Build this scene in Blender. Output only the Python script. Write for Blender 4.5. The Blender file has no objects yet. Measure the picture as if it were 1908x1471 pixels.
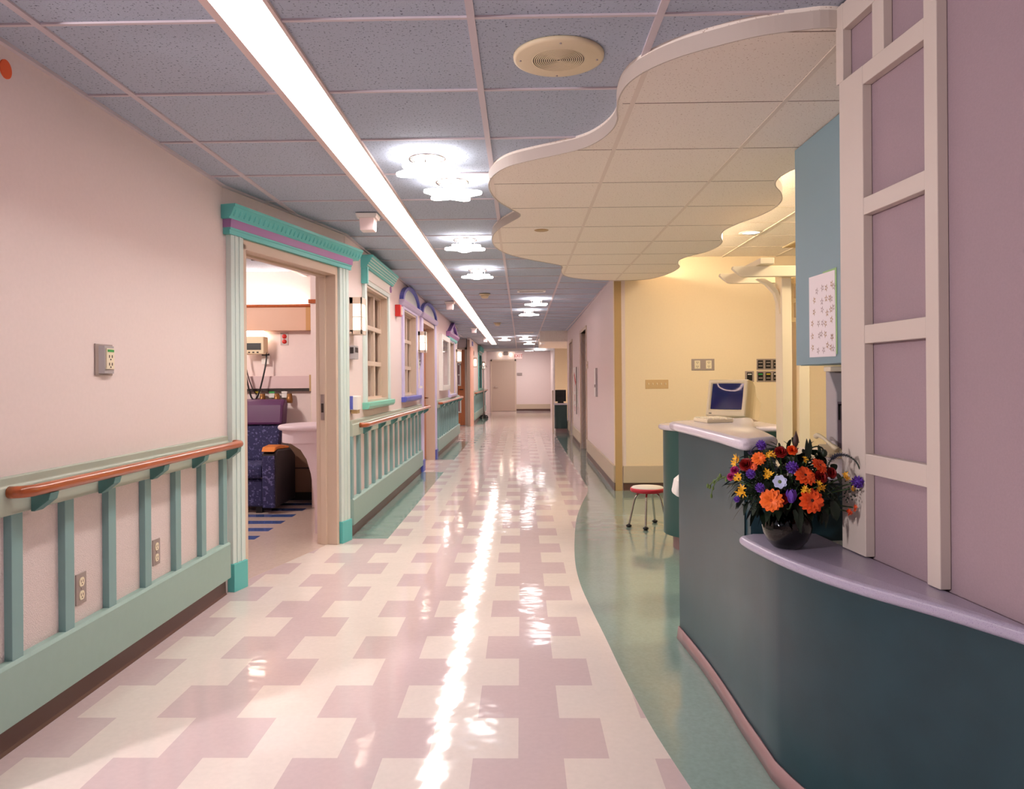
import bpy, bmesh, math, random
from mathutils import Vector, Matrix

# ------------------------------------------------------------------ camera, world, exposure
SC = bpy.context.scene
COL = SC.collection
EYE = 1.27                      # camera height
CEIL = 2.45                     # corridor ceiling
_psi, _roll = math.atan(26 / 1410.0), 0.0075
cam_d = bpy.data.cameras.new('camera')
cam = bpy.data.objects.new('camera', cam_d)
COL.objects.link(cam)
cam_d.sensor_fit = 'HORIZONTAL'
cam_d.sensor_width = 36.0
cam_d.lens = 36.0 * 1410.0 / 1908.0
cam_d.shift_x = 9.0 / 1908.0
cam_d.shift_y = -26.5 / 1908.0
cam_d.clip_start = 0.02
_c, _s = math.cos(_psi), math.sin(_psi)
_F = Vector((-_s, _c, 0.0))
_R = Vector((_c, _s, -_roll)).normalized()
_U = _R.cross(_F).normalized()
cam.matrix_world = Matrix(((_R.x, _U.x, -_F.x, 0), (_R.y, _U.y, -_F.y, 0), (_R.z, _U.z, -_F.z, EYE), (0, 0, 0, 1)))
SC.camera = cam

world = bpy.data.worlds.new('world')
SC.world = world
world.use_nodes = True
_bg = world.node_tree.nodes['Background']
_bg.inputs[0].default_value = (1.0, 0.95, 0.93, 1)
_bg.inputs[1].default_value = 0.12

SC.view_settings.view_transform = 'Standard'
SC.view_settings.look = 'None'
SC.view_settings.gamma = 1.0
SC.view_settings.use_curve_mapping = False
SC.view_settings.exposure = 0.0
SC.cycles.max_bounces = 10
SC.cycles.diffuse_bounces = 5
SC.cycles.glossy_bounces = 4
SC.cycles.transmission_bounces = 8
SC.cycles.sample_clamp_indirect = 6.0
SC.cycles.use_denoising = True
SC.cycles.caustics_reflective = False
SC.cycles.caustics_refractive = False


def area(name, loc, target, size, power, color, size_y=None):
    d = bpy.data.lights.new(name, 'AREA')
    d.energy = power
    d.color = color
    d.size = size
    if size_y:
        d.shape = 'RECTANGLE'
        d.size_y = size_y
    o = bpy.data.objects.new(name, d)
    o.location = loc
    o.rotation_euler = (Vector(target) - Vector(loc)).to_track_quat('-Z', 'Y').to_euler()
    COL.objects.link(o)
    return o


PINK = (1.0, 0.90, 0.86)
WARM = (1.0, 0.80, 0.54)
STRIP_E = 24.0
STAR_E = 10.0
SCONCE_E = 4.0
COVE_E = 110.0
# the lobby lamp standing in the side passage behind the camera, the lamp in the patient room, the station downlight, and added fills
area('lobby_lamp', (-3.9, -0.5, 2.25), (0.4, 3.6, 0.4), 0.22, 160, (1.0, 0.89, 0.90))
area('room_lamp', (-3.5, 6.0, 2.3), (-2.2, 8.0, 0.9), 0.3, 40, (1.0, 0.85, 0.78))
area('end_hall_fill', (0.1, 29.4, 2.43), (0.1, 29.6, 0.0), 0.6, 34, PINK, 0.6)  # added fill to brighten the far end, no fixture of its own
area('far_station_lamp', (2.2, 22.5, 2.15), (2.2, 22.5, 0.0), 0.6, 40, (1.0, 0.8, 0.55), 0.6)
area('alcove_lamp', (-2.2, 19.0, 2.42), (-2.2, 19.0, 0.0), 0.4, 14, PINK, 0.4)
area('station_downlight', (2.15, 7.2, 2.63), (2.15, 7.2, 0.0), 0.16, 24, (1.0, 0.80, 0.55))
area('station_fill', (2.6, 4.6, 2.63), (2.0, 5.2, 0.0), 0.5, 60, (1.0, 0.82, 0.60))  # added fill brightening the station, not one of its fixtures

# ------------------------------------------------------------------ helpers


def lin(c):
    return tuple(((v / 255.0) / 12.92 if v / 255.0 <= 0.04045 else ((v / 255.0 + 0.055) / 1.055) ** 2.4) for v in c)


MATS = {}


def mat(name, rgb, rough=0.5, metal=0.0, spec=0.5, mottle=None, bump=None, coat=0.0, emit=None, trans=0.0, ior=1.45, alpha=1.0, speck=None, stretch=None, wave=None):
    if name in MATS:
        return MATS[name]
    m = bpy.data.materials.new(name)
    m.use_nodes = True
    nt = m.node_tree
    b = nt.nodes['Principled BSDF']
    col = lin(rgb) + (1.0,)
    b.inputs['Base Color'].default_value = col
    b.inputs['Roughness'].default_value = rough
    b.inputs['Metallic'].default_value = metal
    b.inputs['Specular IOR Level'].default_value = spec
    b.inputs['IOR'].default_value = ior
    b.inputs['Coat Weight'].default_value = coat
    b.inputs['Coat Roughness'].default_value = 0.05
    b.inputs['Transmission Weight'].default_value = trans
    b.inputs['Alpha'].default_value = alpha
    if emit:
        b.inputs['Emission Color'].default_value = tuple(emit[0]) + (1.0,)
        b.inputs['Emission Strength'].default_value = emit[1]
    tc = nt.nodes.new('ShaderNodeTexCoord')
    src = tc.outputs['Object']
    if stretch:
        mp = nt.nodes.new('ShaderNodeMapping')
        mp.inputs['Scale'].default_value = stretch
        nt.links.new(src, mp.inputs['Vector'])
        src = mp.outputs['Vector']
    last = None
    if mottle:
        n = nt.nodes.new('ShaderNodeTexNoise')
        n.inputs['Scale'].default_value = mottle[0]
        n.inputs['Detail'].default_value = 5
        nt.links.new(src, n.inputs['Vector'])
        mr = nt.nodes.new('ShaderNodeMapRange')
        mr.inputs['From Min'].default_value = 0.3
        mr.inputs['From Max'].default_value = 0.7
        mr.inputs['To Min'].default_value = 1 - mottle[1]
        mr.inputs['To Max'].default_value = 1 + mottle[1]
        nt.links.new(n.outputs['Fac'], mr.inputs['Value'])
        mx = nt.nodes.new('ShaderNodeVectorMath')
        mx.operation = 'SCALE'
        mx.inputs[0].default_value = col[:3]
        nt.links.new(mr.outputs['Result'], mx.inputs['Scale'])
        last = mx.outputs['Vector']
        nt.links.new(last, b.inputs['Base Color'])
    if speck:                                   # (scale, threshold, rgb): small flecks in the material itself
        n = nt.nodes.new('ShaderNodeTexNoise')
        n.inputs['Scale'].default_value = speck[0]
        n.inputs['Detail'].default_value = 3
        nt.links.new(src, n.inputs['Vector'])
        mr = nt.nodes.new('ShaderNodeMapRange')
        mr.inputs['From Min'].default_value = speck[1]
        mr.inputs['From Max'].default_value = speck[1] + 0.07
        nt.links.new(n.outputs['Fac'], mr.inputs['Value'])
        mix = nt.nodes.new('ShaderNodeMix')
        mix.data_type = 'RGBA'
        nt.links.new(mr.outputs['Result'], mix.inputs['Factor'])
        if last is not None:
            nt.links.new(last, mix.inputs[6])
        else:
            mix.inputs[6].default_value = col
        mix.inputs[7].default_value = lin(speck[2]) + (1,)
        nt.links.new(mix.outputs[2], b.inputs['Base Color'])
    if bump:
        n = nt.nodes.new('ShaderNodeTexNoise')
        n.inputs['Scale'].default_value = bump[0]
        n.inputs['Detail'].default_value = 3
        nt.links.new(src, n.inputs['Vector'])
        bp = nt.nodes.new('ShaderNodeBump')
        bp.inputs['Strength'].default_value = bump[1]
        bp.inputs['Distance'].default_value = bump[2] if len(bump) > 2 else 0.002
        nt.links.new(n.outputs['Fac'], bp.inputs['Height'])
        nt.links.new(bp.outputs['Normal'], b.inputs['Normal'])
        if wave:
            n2 = nt.nodes.new('ShaderNodeTexNoise')
            n2.inputs['Scale'].default_value = wave[0]
            n2.inputs['Detail'].default_value = 1
            nt.links.new(src, n2.inputs['Vector'])
            b2 = nt.nodes.new('ShaderNodeBump')
            b2.inputs['Strength'].default_value = 1.0
            b2.inputs['Distance'].default_value = wave[1]
            nt.links.new(n2.outputs['Fac'], b2.inputs['Height'])
            nt.links.new(bp.outputs['Normal'], b2.inputs['Normal'])
            nt.links.new(b2.outputs['Normal'], b.inputs['Normal'])
            if coat:
                nt.links.new(b2.outputs['Normal'], b.inputs['Coat Normal'])
    MATS[name] = m
    return m


class Fr:
    """a vertical plane: s along it, d out of it, z up"""

    def __init__(self, ox, oy, tx, ty, nx, ny):
        l = math.hypot(tx, ty)
        k = math.hypot(nx, ny)
        self.o, self.t, self.n = (ox, oy), (tx / l, ty / l), (nx / k, ny / k)

    def P(self, s, d, z):
        return Vector((self.o[0] + self.t[0] * s + self.n[0] * d, self.o[1] + self.t[1] * s + self.n[1] * d, z))


class MB:
    def __init__(self):
        self.bm = bmesh.new()

    def faces(self, pts, fs, smooth=False):
        v = [self.bm.verts.new(p) for p in pts]
        for f in fs:
            try:
                fc = self.bm.faces.new([v[i] for i in f])
                fc.smooth = smooth
            except ValueError:
                pass
        return self

    def hexa(self, p):
        return self.faces(p, [(0, 1, 2, 3), (7, 6, 5, 4), (0, 4, 5, 1), (1, 5, 6, 2), (2, 6, 7, 3), (3, 7, 4, 0)])

    def box(self, x0, x1, y0, y1, z0, z1):
        return self.hexa([Vector(q) for q in ((x0, y0, z0), (x1, y0, z0), (x1, y1, z0), (x0, y1, z0), (x0, y0, z1), (x1, y0, z1), (x1, y1, z1), (x0, y1, z1))])

    def fbox(self, F, s0, s1, d0, d1, z0, z1):
        return self.hexa([F.P(*q) for q in ((s0, d0, z0), (s1, d0, z0), (s1, d1, z0), (s0, d1, z0), (s0, d0, z1), (s1, d0, z1), (s1, d1, z1), (s0, d1, z1))])

    def extrude(self, poly, f, t0, t1):
        """closed 2d outline swept from t0 to t1; f(a, b, t) gives the point"""
        n = len(poly)
        pts = [f(a, b, t0) for a, b in poly] + [f(a, b, t1) for a, b in poly]
        fs = [tuple(range(n)), tuple(range(2 * n - 1, n - 1, -1))]
        fs += [(i, (i + 1) % n, n + (i + 1) % n, n + i) for i in range(n)]
        return self.faces(pts, fs)

    def prism(self, poly, z0, z1):
        return self.extrude(poly, lambda a, b, t: Vector((a, b, t)), z0, z1)

    def fprof(self, F, prof, s0, s1):
        """(d, z) profile run along a wall from s0 to s1"""
        return self.extrude(prof, lambda a, b, t: F.P(t, a, b), s0, s1)

    def fpoly(self, F, poly, d0, d1):
        """(s, z) outline standing on a wall, from depth d0 to d1"""
        return self.extrude(poly, lambda a, b, t: F.P(a, t, b), d0, d1)

    def tube(self, path, r, n=10, cap=True):
        path = [Vector(p) for p in path]
        rs = r if isinstance(r, (list, tuple)) else [r] * len(path)
        rings = []
        ref = None
        for i, p in enumerate(path):
            a = path[max(i - 1, 0)]
            b = path[min(i + 1, len(path) - 1)]
            t = (b - a).normalized()
            if ref is None:
                ref = Vector((0, 0, 1)) if abs(t.z) < 0.9 else Vector((1, 0, 0))
            u = (ref - t * ref.dot(t)).normalized()
            ref = u
            w = t.cross(u)
            rings.append([self.bm.verts.new(p + (u * math.cos(2 * math.pi * k / n) + w * math.sin(2 * math.pi * k / n)) * rs[i]) for k in range(n)])
        for i in range(len(rings) - 1):
            for k in range(n):
                f = self.bm.faces.new((rings[i][k], rings[i][(k + 1) % n], rings[i + 1][(k + 1) % n], rings[i + 1][k]))
                f.smooth = True
        if cap:
            self.bm.faces.new(rings[0][::-1])
            self.bm.faces.new(rings[-1])
        return self

    def lathe(self, prof, c, n=24, axis=None):
        c = Vector(c)
        ax = Vector(axis).normalized() if axis is not None else Vector((0, 0, 1))
        u = ax.orthogonal().normalized()
        w = ax.cross(u)
        rings = []
        for r, z in prof:
            if r < 1e-6:
                rings.append([self.bm.verts.new(c + ax * z)])
            else:
                rings.append([self.bm.verts.new(c + ax * z + (u * math.cos(2 * math.pi * k / n) + w * math.sin(2 * math.pi * k / n)) * r) for k in range(n)])
        for a, b in zip(rings, rings[1:]):
            for k in range(n):
                k2 = (k + 1) % n
                if len(a) == 1 and len(b) == 1:
                    continue
                if len(a) == 1:
                    f = self.bm.faces.new((a[0], b[k2], b[k]))
                elif len(b) == 1:
                    f = self.bm.faces.new((a[k], a[k2], b[0]))
                else:
                    f = self.bm.faces.new((a[k], a[k2], b[k2], b[k]))
                f.smooth = True
        return self

    def ball(self, c, r, n=12, sc=(1, 1, 1), axis=None):
        m = n // 2
        prof = [(r * math.sin(math.pi * i / m), -r * math.cos(math.pi * i / m) * sc[2]) for i in range(m + 1)]
        prof[0] = (0, prof[0][1])
        prof[-1] = (0, prof[-1][1])
        return self.lathe(prof, c, n, axis)

    def petal(self, base, out, up, length, width, lift=0.3, curl=0.0, tip=0.35, k=5):
        """a leaf or petal: a curved two sided strip with a midrib"""
        base, out, up = Vector(base), Vector(out).normalized(), Vector(up).normalized()
        side = out.cross(up).normalized()
        rows = []
        for i in range(k + 1):
            t = i / k
            w = width * 0.5 * (math.sin(math.pi * min(1, t * (1 - tip * 0.5) + 0.12)) ** 0.8) if i < k else width * 0.5 * tip * 0.4
            p = base + out * (length * t) + up * (length * (lift * t - curl * t * t))
            rows.append([self.bm.verts.new(p - side * w + up * w * 0.25), self.bm.verts.new(p), self.bm.verts.new(p + side * w + up * w * 0.25)])
        for a, b in zip(rows, rows[1:]):
            for j in (0, 1):
                f = self.bm.faces.new((a[j], a[j + 1], b[j + 1], b[j]))
                f.smooth = True
        return self

    def build(self, name, m, parent=None, bev=0.0, smooth=None, normals=True, solid=0.0):
        if normals:
            bmesh.ops.recalc_face_normals(self.bm, faces=self.bm.faces)
        off = Vector((0, 0, 0))
        q = parent
        while q is not None:
            off += q.location
            q = q.parent
        loc = Vector((0, 0, 0))
        if parent is None and len(self.bm.verts):
            xs = [v.co for v in self.bm.verts]
            loc = Vector(((min(v.x for v in xs) + max(v.x for v in xs)) / 2, (min(v.y for v in xs) + max(v.y for v in xs)) / 2, min(v.z for v in xs)))
            off = loc
        for v in self.bm.verts:
            v.co -= off
        me = bpy.data.meshes.new(name)
        self.bm.to_mesh(me)
        self.bm.free()
        if isinstance(m, (list, tuple)):
            for x in m:
                me.materials.append(x)
        else:
            me.materials.append(m)
        o = bpy.data.objects.new(name, me)
        COL.objects.link(o)
        o.location = loc
        if parent is not None:
            o.parent = parent
        if smooth is not None:
            for p in me.polygons:
                p.use_smooth = True
            me.set_sharp_from_angle(angle=math.radians(smooth))
        if solid:
            sm = o.modifiers.new('thickness', 'SOLIDIFY')
            sm.thickness = solid
            sm.offset = 0
        if bev:
            bv = o.modifiers.new('edge', 'BEVEL')
            bv.width = bev
            bv.segments = 2
            bv.limit_method = 'ANGLE'
            bv.angle_limit = math.radians(40)
            bv.harden_normals = False
        return o


def tag(o, label=None, cat=None, group=None, kind=None):
    if label:
        o['label'] = label
    if cat:
        o['category'] = cat
    if group:
        o['group'] = group
    if kind:
        o['kind'] = kind
    return o


def thing(name, label, cat, loc, group=None, kind=None):
    o = bpy.data.objects.new(name, None)
    o.empty_display_size = 0.05
    COL.objects.link(o)
    o.location = loc
    return tag(o, label, cat, group, kind)


def copy_tree(o, loc=None, label=None, parent=None):
    c = o.copy()
    COL.objects.link(c)
    if parent is not None:
        c.parent = parent
    for ch in list(o.children):
        copy_tree(ch, None, None, c)
    if loc is not None:
        c.location = loc
    if label:
        c['label'] = label
    return c


def arc(cx, cy, r, a0, a1, n):
    return [(cx + r * math.cos(math.radians(a0 + (a1 - a0) * i / n)), cy + r * math.sin(math.radians(a0 + (a1 - a0) * i / n))) for i in range(n + 1)]


def smooth_path(pts, k=4, closed=False):
    """Catmull-Rom through the points"""
    n = len(pts)
    P = [Vector(p) for p in pts]
    out = []
    for i in range(n if closed else n - 1):
        p0 = P[(i - 1) % n] if closed or i > 0 else P[0]
        p1, p2 = P[i], P[(i + 1) % n]
        p3 = P[(i + 2) % n] if closed or i + 2 < n else P[-1]
        for j in range(k):
            t = j / k
            out.append(0.5 * ((2 * p1) + (p2 - p0) * t + (2 * p0 - 5 * p1 + 4 * p2 - p3) * t * t + (3 * p1 - p0 - 3 * p2 + p3) * t ** 3))
    if not closed:
        out.append(P[-1])
    return out


def text_mesh(name, s, m, parent, origin, xdir, ydir, size, thick=0.0006, align='CENTER'):
    """letters as real flat geometry"""
    cu = bpy.data.curves.new(name + '_font', 'FONT')
    cu.body = s
    cu.size = size
    cu.align_x = align
    cu.align_y = 'CENTER'
    cu.extrude = thick
    tmp = bpy.data.objects.new(name + '_tmp', cu)
    COL.objects.link(tmp)
    dg = bpy.context.evaluated_depsgraph_get()
    me = bpy.data.meshes.new_from_object(tmp.evaluated_get(dg))
    bpy.data.objects.remove(tmp)
    x, y = Vector(xdir).normalized(), Vector(ydir).normalized()
    z = x.cross(y)
    off = Vector((0, 0, 0))
    q = parent
    while q is not None:
        off += q.location
        q = q.parent
    for v in me.vertices:
        c = v.co.copy()
        v.co = Vector(origin) + x * c.x + y * c.y + z * c.z - off
    me.materials.clear()
    me.materials.append(m)
    o = bpy.data.objects.new(name, me)
    COL.objects.link(o)
    o.parent = parent
    return o


random.seed(7)

# ------------------------------------------------------------------ materials
m_wall = mat('wall_vinyl_pink', (230, 214, 211), 0.55, spec=0.3, mottle=(60, 0.015), bump=(260, 0.15))
m_wall_white = mat('wall_paint_pale', (228, 212, 208), 0.6, spec=0.3, mottle=(40, 0.012))
m_panel_insert = mat('textured_wall_panel', (226, 212, 210), 0.7, spec=0.3, bump=(240, 0.9, 0.004), mottle=(240, 0.06))
m_lav = mat('wall_vinyl_lavender', (154, 134, 141), 0.6, spec=0.3, bump=(320, 0.35), mottle=(160, 0.03))
m_yellow = mat('wall_vinyl_cream', (238, 220, 190), 0.6, spec=0.3, bump=(240, 0.2), mottle=(50, 0.012))
m_tan = mat('corner_guard_tan', (184, 154, 108), 0.5)
m_beige = mat('paint_beige', (206, 186, 168), 0.45)
m_beige_band = mat('wall_base_band', (198, 182, 160), 0.5)
m_base = mat('rubber_base_brown', (92, 66, 60), 0.35, bump=(30, 0.1))
m_base_mauve = mat('rubber_base_mauve', (150, 116, 116), 0.4)
m_sage = mat('paint_sage', (148, 176, 168), 0.45, mottle=(30, 0.015))
m_sage_band = mat('paint_sage_pale', (172, 182, 168), 0.5)
m_slat = mat('paint_slat_teal', (128, 164, 164), 0.45)
m_bracket = mat('paint_bracket_teal', (82, 128, 126), 0.4)
m_mint = mat('paint_pale_mint', (210, 226, 222), 0.4)
m_teal = mat('paint_turquoise', (96, 190, 188), 0.4)
m_teal_sill = mat('paint_green_sill', (120, 196, 176), 0.4)
m_purple = mat('paint_purple', (160, 116, 168), 0.45)
m_peri = mat('paint_periwinkle', (88, 98, 186), 0.4)
m_lilac = mat('paint_lilac', (206, 198, 232), 0.4)
m_violet = mat('paint_violet', (120, 84, 168), 0.4)
m_white = mat('paint_white', (236, 232, 226), 0.4)
m_peach = mat('paint_peach', (236, 180, 158), 0.45)
m_blind = mat('window_blind_beige', (206, 184, 172), 0.6, stretch=(1, 1, 40), mottle=(1.5, 0.05))


def clear_pane():
    m = bpy.data.materials.new('clear_pane')
    m.use_nodes = True
    nt = m.node_tree
    out = nt.nodes['Material Output']
    tr_ = nt.nodes.new('ShaderNodeBsdfTransparent')
    gl = nt.nodes.new('ShaderNodeBsdfGlossy')
    gl.inputs['Roughness'].default_value = 0.02
    lw = nt.nodes.new('ShaderNodeLayerWeight')
    pw = nt.nodes.new('ShaderNodeMath')
    pw.operation = 'POWER'
    pw.inputs[1].default_value = 5.0
    nt.links.new(lw.outputs['Facing'], pw.inputs[0])
    fz = nt.nodes.new('ShaderNodeMath')
    fz.operation = 'MULTIPLY_ADD'
    fz.inputs[1].default_value = 0.9
    fz.inputs[2].default_value = 0.03
    nt.links.new(pw.outputs[0], fz.inputs[0])
    mx = nt.nodes.new('ShaderNodeMixShader')
    nt.links.new(fz.outputs[0], mx.inputs[0])
    nt.links.new(tr_.outputs[0], mx.inputs[1])
    nt.links.new(gl.outputs[0], mx.inputs[2])
    nt.links.new(mx.outputs[0], out.inputs['Surface'])
    return m


m_glass = clear_pane()
m_wood = mat('wood_handrail', (166, 84, 42), 0.3, stretch=(30, 1.2, 30), mottle=(2.0, 0.18), coat=0.4)
m_door_wood = mat('wood_door', (176, 100, 54), 0.35, stretch=(18, 18, 1.2), mottle=(2.0, 0.14), coat=0.2)
m_tile = mat('ceiling_tile_grey', (178, 188, 204), 0.9, spec=0.1, speck=(110, 0.60, (108, 112, 128)), bump=(150, 0.5))
m_tee = mat('ceiling_tee', (204, 194, 200), 0.6)
m_cloud = mat('soffit_tile_cream', (246, 236, 224), 0.9, spec=0.1, speck=(120, 0.62, (196, 176, 158)), bump=(150, 0.3))
m_cloud_tee = mat('soffit_tee_cream', (232, 218, 204), 0.6)
m_groove = mat('soffit_joint_dark', (120, 98, 84), 0.8)
m_fascia = mat('soffit_edge', (196, 184, 174), 0.5)
m_teal_floor = mat('floor_teal', (132, 156, 148), 0.10, coat=0.5, mottle=(70, 0.07), bump=(260, 0.05), wave=(4.0, 0.004))
m_blue_floor = mat('floor_blue', (70, 96, 160), 0.12, coat=0.4)
m_counter = mat('counter_lavender_speckle', (216, 206, 216), 0.25, speck=(420, 0.60, (176, 166, 184)), coat=0.3)
m_counter_lav = mat('counter_mauve_speckle', (166, 158, 178), 0.3, speck=(420, 0.58, (140, 128, 156)), coat=0.3)
m_desk = mat('desk_laminate_teal', (32, 58, 66), 0.34, spec=0.45, mottle=(9, 0.10), bump=(300, 0.08))
m_desk_round = mat('desk_laminate_green', (48, 82, 78), 0.3)
m_cab = mat('cabinet_blue_grey', (128, 156, 166), 0.45)
m_steel = mat('brushed_steel', (168, 156, 154), 0.35, metal=0.7)
m_plate = mat('plate_grey', (160, 146, 142), 0.4, metal=0.2)
m_ivory = mat('plastic_ivory', (234, 222, 196), 0.4)
m_black = mat('plastic_black', (22, 20, 22), 0.35)
m_dark = mat('dark_slot', (48, 36, 34), 0.6)
m_grey = mat('plastic_grey', (170, 164, 166), 0.45)
m_cream_pl = mat('plastic_cream', (222, 206, 172), 0.45)
m_red = mat('plastic_red', (196, 40, 36), 0.4)
m_green = mat('print_green', (60, 160, 80), 0.5)
m_orange = mat('paper_orange', (226, 96, 50), 0.7)
m_chrome = mat('chrome', (200, 190, 184), 0.15, metal=1.0)
m_strip = mat('strip_lens', (255, 250, 244), 0.5, emit=((1.0, 0.945, 0.91), STRIP_E))
m_star = mat('star_glass', (255, 250, 244), 0.4, emit=((1.0, 0.93, 0.90), STAR_E))
m_sconce = mat('sconce_glass', (255, 248, 236), 0.4, emit=((1.0, 0.86, 0.70), SCONCE_E))
m_cove = mat('cove_tube', (255, 240, 210), 0.5, emit=(WARM, COVE_E))
m_room_tube = mat('room_tube', (255, 246, 236), 0.5, emit=((1.0, 0.86, 0.72), 26.0))
m_down = mat('downlight_lens', (255, 246, 230), 0.5, emit=((1.0, 0.86, 0.66), 6.0))


def floor_material():
    m = bpy.data.materials.new('floor_checker')
    m.use_nodes = True
    nt = m.node_tree
    b = nt.nodes['Principled BSDF']
    N, L = nt.nodes.new, nt.links.new

    def math_(op, a, bb=None):
        n = N('ShaderNodeMath')
        n.operation = op
        for i, v in enumerate((a, bb)):
            if v is None:
                continue
            if isinstance(v, (int, float)):
                n.inputs[i].default_value = v
            else:
                L(v, n.inputs[i])
        return n.outputs[0]
    g = N('ShaderNodeNewGeometry')
    sep = N('ShaderNodeSeparateXYZ')
    L(g.outputs['Position'], sep.inputs[0])
    cx = math_('FLOOR', math_('DIVIDE', math_('ADD', sep.outputs[0], 0.019 + 0.1525 * 98), 0.1525))
    ry = math_('FLOOR', math_('DIVIDE', math_('ADD', sep.outputs[1], -2.54 + 0.3035 * 100), 0.3035))
    c4 = math_('MODULO', cx, 4.0)
    r2 = math_('MODULO', ry, 2.0)                      # 0 = row B, 1 = row A
    is2 = math_('COMPARE', c4, 2.0)
    is1 = math_('COMPARE', c4, 1.0)
    is3 = math_('COMPARE', c4, 3.0)
    for n in nt.nodes:
        if n.type == 'MATH' and n.operation == 'COMPARE':
            n.inputs[2].default_value = 0.2
    notA = math_('SUBTRACT', 1.0, r2)
    mauve = math_('MINIMUM', 1.0, math_('ADD', is2, math_('ADD', math_('MULTIPLY', is1, r2), math_('MULTIPLY', is3, notA))))
    n1 = N('ShaderNodeTexNoise')
    n1.inputs['Scale'].default_value = 45
    n1.inputs['Detail'].default_value = 4
    L(g.outputs['Position'], n1.inputs['Vector'])
    mix = N('ShaderNodeMix')
    mix.data_type = 'RGBA'
    mix.inputs[6].default_value = lin((226, 213, 205)) + (1,)
    mix.inputs[7].default_value = lin((206, 185, 185)) + (1,)
    L(mauve, mix.inputs['Factor'])
    mr = N('ShaderNodeMapRange')
    mr.inputs['To Min'].default_value = 0.94
    mr.inputs['To Max'].default_value = 1.06
    L(n1.outputs['Fac'], mr.inputs['Value'])
    vm = N('ShaderNodeVectorMath')
    vm.operation = 'SCALE'
    L(mix.outputs[2], vm.inputs[0])
    L(mr.outputs['Result'], vm.inputs['Scale'])
    L(vm.outputs['Vector'], b.inputs['Base Color'])
    b.inputs['Roughness'].default_value = 0.07
    b.inputs['Coat Weight'].default_value = 0.0
    b.inputs['Coat Roughness'].default_value = 0.03
    n2 = N('ShaderNodeTexNoise')
    n2.inputs['Scale'].default_value = 6.0
    n2.inputs['Detail'].default_value = 2
    L(g.outputs['Position'], n2.inputs['Vector'])
    bp = N('ShaderNodeBump')
    bp.inputs['Strength'].default_value = 1.0
    bp.inputs['Distance'].default_value = 0.0022
    L(n2.outputs['Fac'], bp.inputs['Height'])
    L(bp.outputs['Normal'], b.inputs['Normal'])
    L(bp.outputs['Normal'], b.inputs['Coat Normal'])
    return m


m_floor = floor_material()
# ------------------------------------------------------------------ the shell
L1 = Fr(-1.79, 0, 0, 1, 1, 0)                       # near left wall
DA, DB = (-1.79, 4.53), (-1.41, 6.06)
D1 = Fr(DA[0], DA[1], DB[0] - DA[0], DB[1] - DA[1], DB[1] - DA[1], -(DB[0] - DA[0]))   # angled wall with the open door
D1L = math.hypot(DB[0] - DA[0], DB[1] - DA[1])
L2 = Fr(-1.41, 0, 0, 1, 1, 0)                       # long left wall
L3 = Fr(-1.41, 0, 0, 1, 1, 0)                       # the same line beyond the alcove
RW = Fr(1.07, 8.65, 0.06, 9.85, -9.85, 0.06)        # right corridor wall
RWL = math.hypot(0.06, 9.85)
SB = Fr(1.07, 8.65, 1, 0, 0, -1)                    # back wall of the nurse station
TW = Fr(1.229, 0, -0.0748, 0.9972, -0.9972, -0.0748)  # lavender partition, nearly along the corridor
TS = lambda y: y / 0.9972                           # s on the partition for a depth y
EW = Fr(-1.41, 31.0, 1, 0, 0, -1)                   # far end wall


def wall(name, F, s0, s1, th, m, top=CEIL, holes=(), label=None):
    """a wall along F with rectangular openings, th thick behind its face"""
    mb = MB()
    ss = sorted({s0, s1, *[h[0] for h in holes], *[h[1] for h in holes]})
    for a, b in zip(ss, ss[1:]):
        hs = sorted([(h[2], h[3]) for h in holes if h[0] <= a + 1e-6 and h[1] >= b - 1e-6])
        z = 0.0
        for z0, z1 in hs:
            if z0 > z:
                mb.fbox(F, a, b, -th, 0, z, z0)
            z = z1
        if z < top:
            mb.fbox(F, a, b, -th, 0, z, top)
    o = mb.build(name, m)
    return tag(o, label, 'wall', None, 'structure')


fl = MB().box(-9.0, 5.0, -4.0, 31.4, -0.12, 0.0).build('floor', m_floor)
tag(fl, 'glossy floor of cream and mauve staggered vinyl tiles', 'floor', None, 'structure')
teal_edge = [(0.62, 1.6), (0.499, 2.493), (0.46, 2.843), (0.428, 3.283), (0.405, 3.742), (0.377, 4.23), (0.358, 4.712), (0.366, 5.257), (0.415, 6.022), (0.499, 6.94), (0.614, 7.769), (0.731, 8.492), (0.773, 8.942)]
poly = [tuple(p[:2]) for p in smooth_path([(a, b, 0) for a, b in teal_edge], 4)] + [(0.775, 18.3), (1.6, 18.3), (1.6, 8.66), (4.2, 8.66), (4.2, 1.6)]
MB().prism(poly, 0.0, 0.0012).build('floor_inlay', m_teal_floor, fl)
for y0, y1, x1 in ((6.085, 10.51, -1.083), (12.14, 15.65, -1.085), (21.9, 29.3, -1.1)):
    MB().box(-1.42, x1, y0, y1, 0.0, 0.0012).build('floor_inlay', m_teal_floor, fl)
m_room_floor = mat('floor_room_cream', (218, 196, 184), 0.14, coat=0.4, mottle=(45, 0.05), wave=(1.7, 0.004), bump=(200, 0.02))
MB().prism([(-1.79, 4.75), (-1.53, 5.82), (-1.55, 8.1), (-4.6, 8.1), (-4.6, 4.75)], 0.0, 0.0010).build('floor_inlay', m_room_floor, fl)
for k in range(7):
    y = 6.06 + k * 0.335
    MB().box(-3.4, -2.16, y, y + 0.14, 0.0, 0.0022).build('floor_stripe', m_blue_floor, fl)

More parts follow.
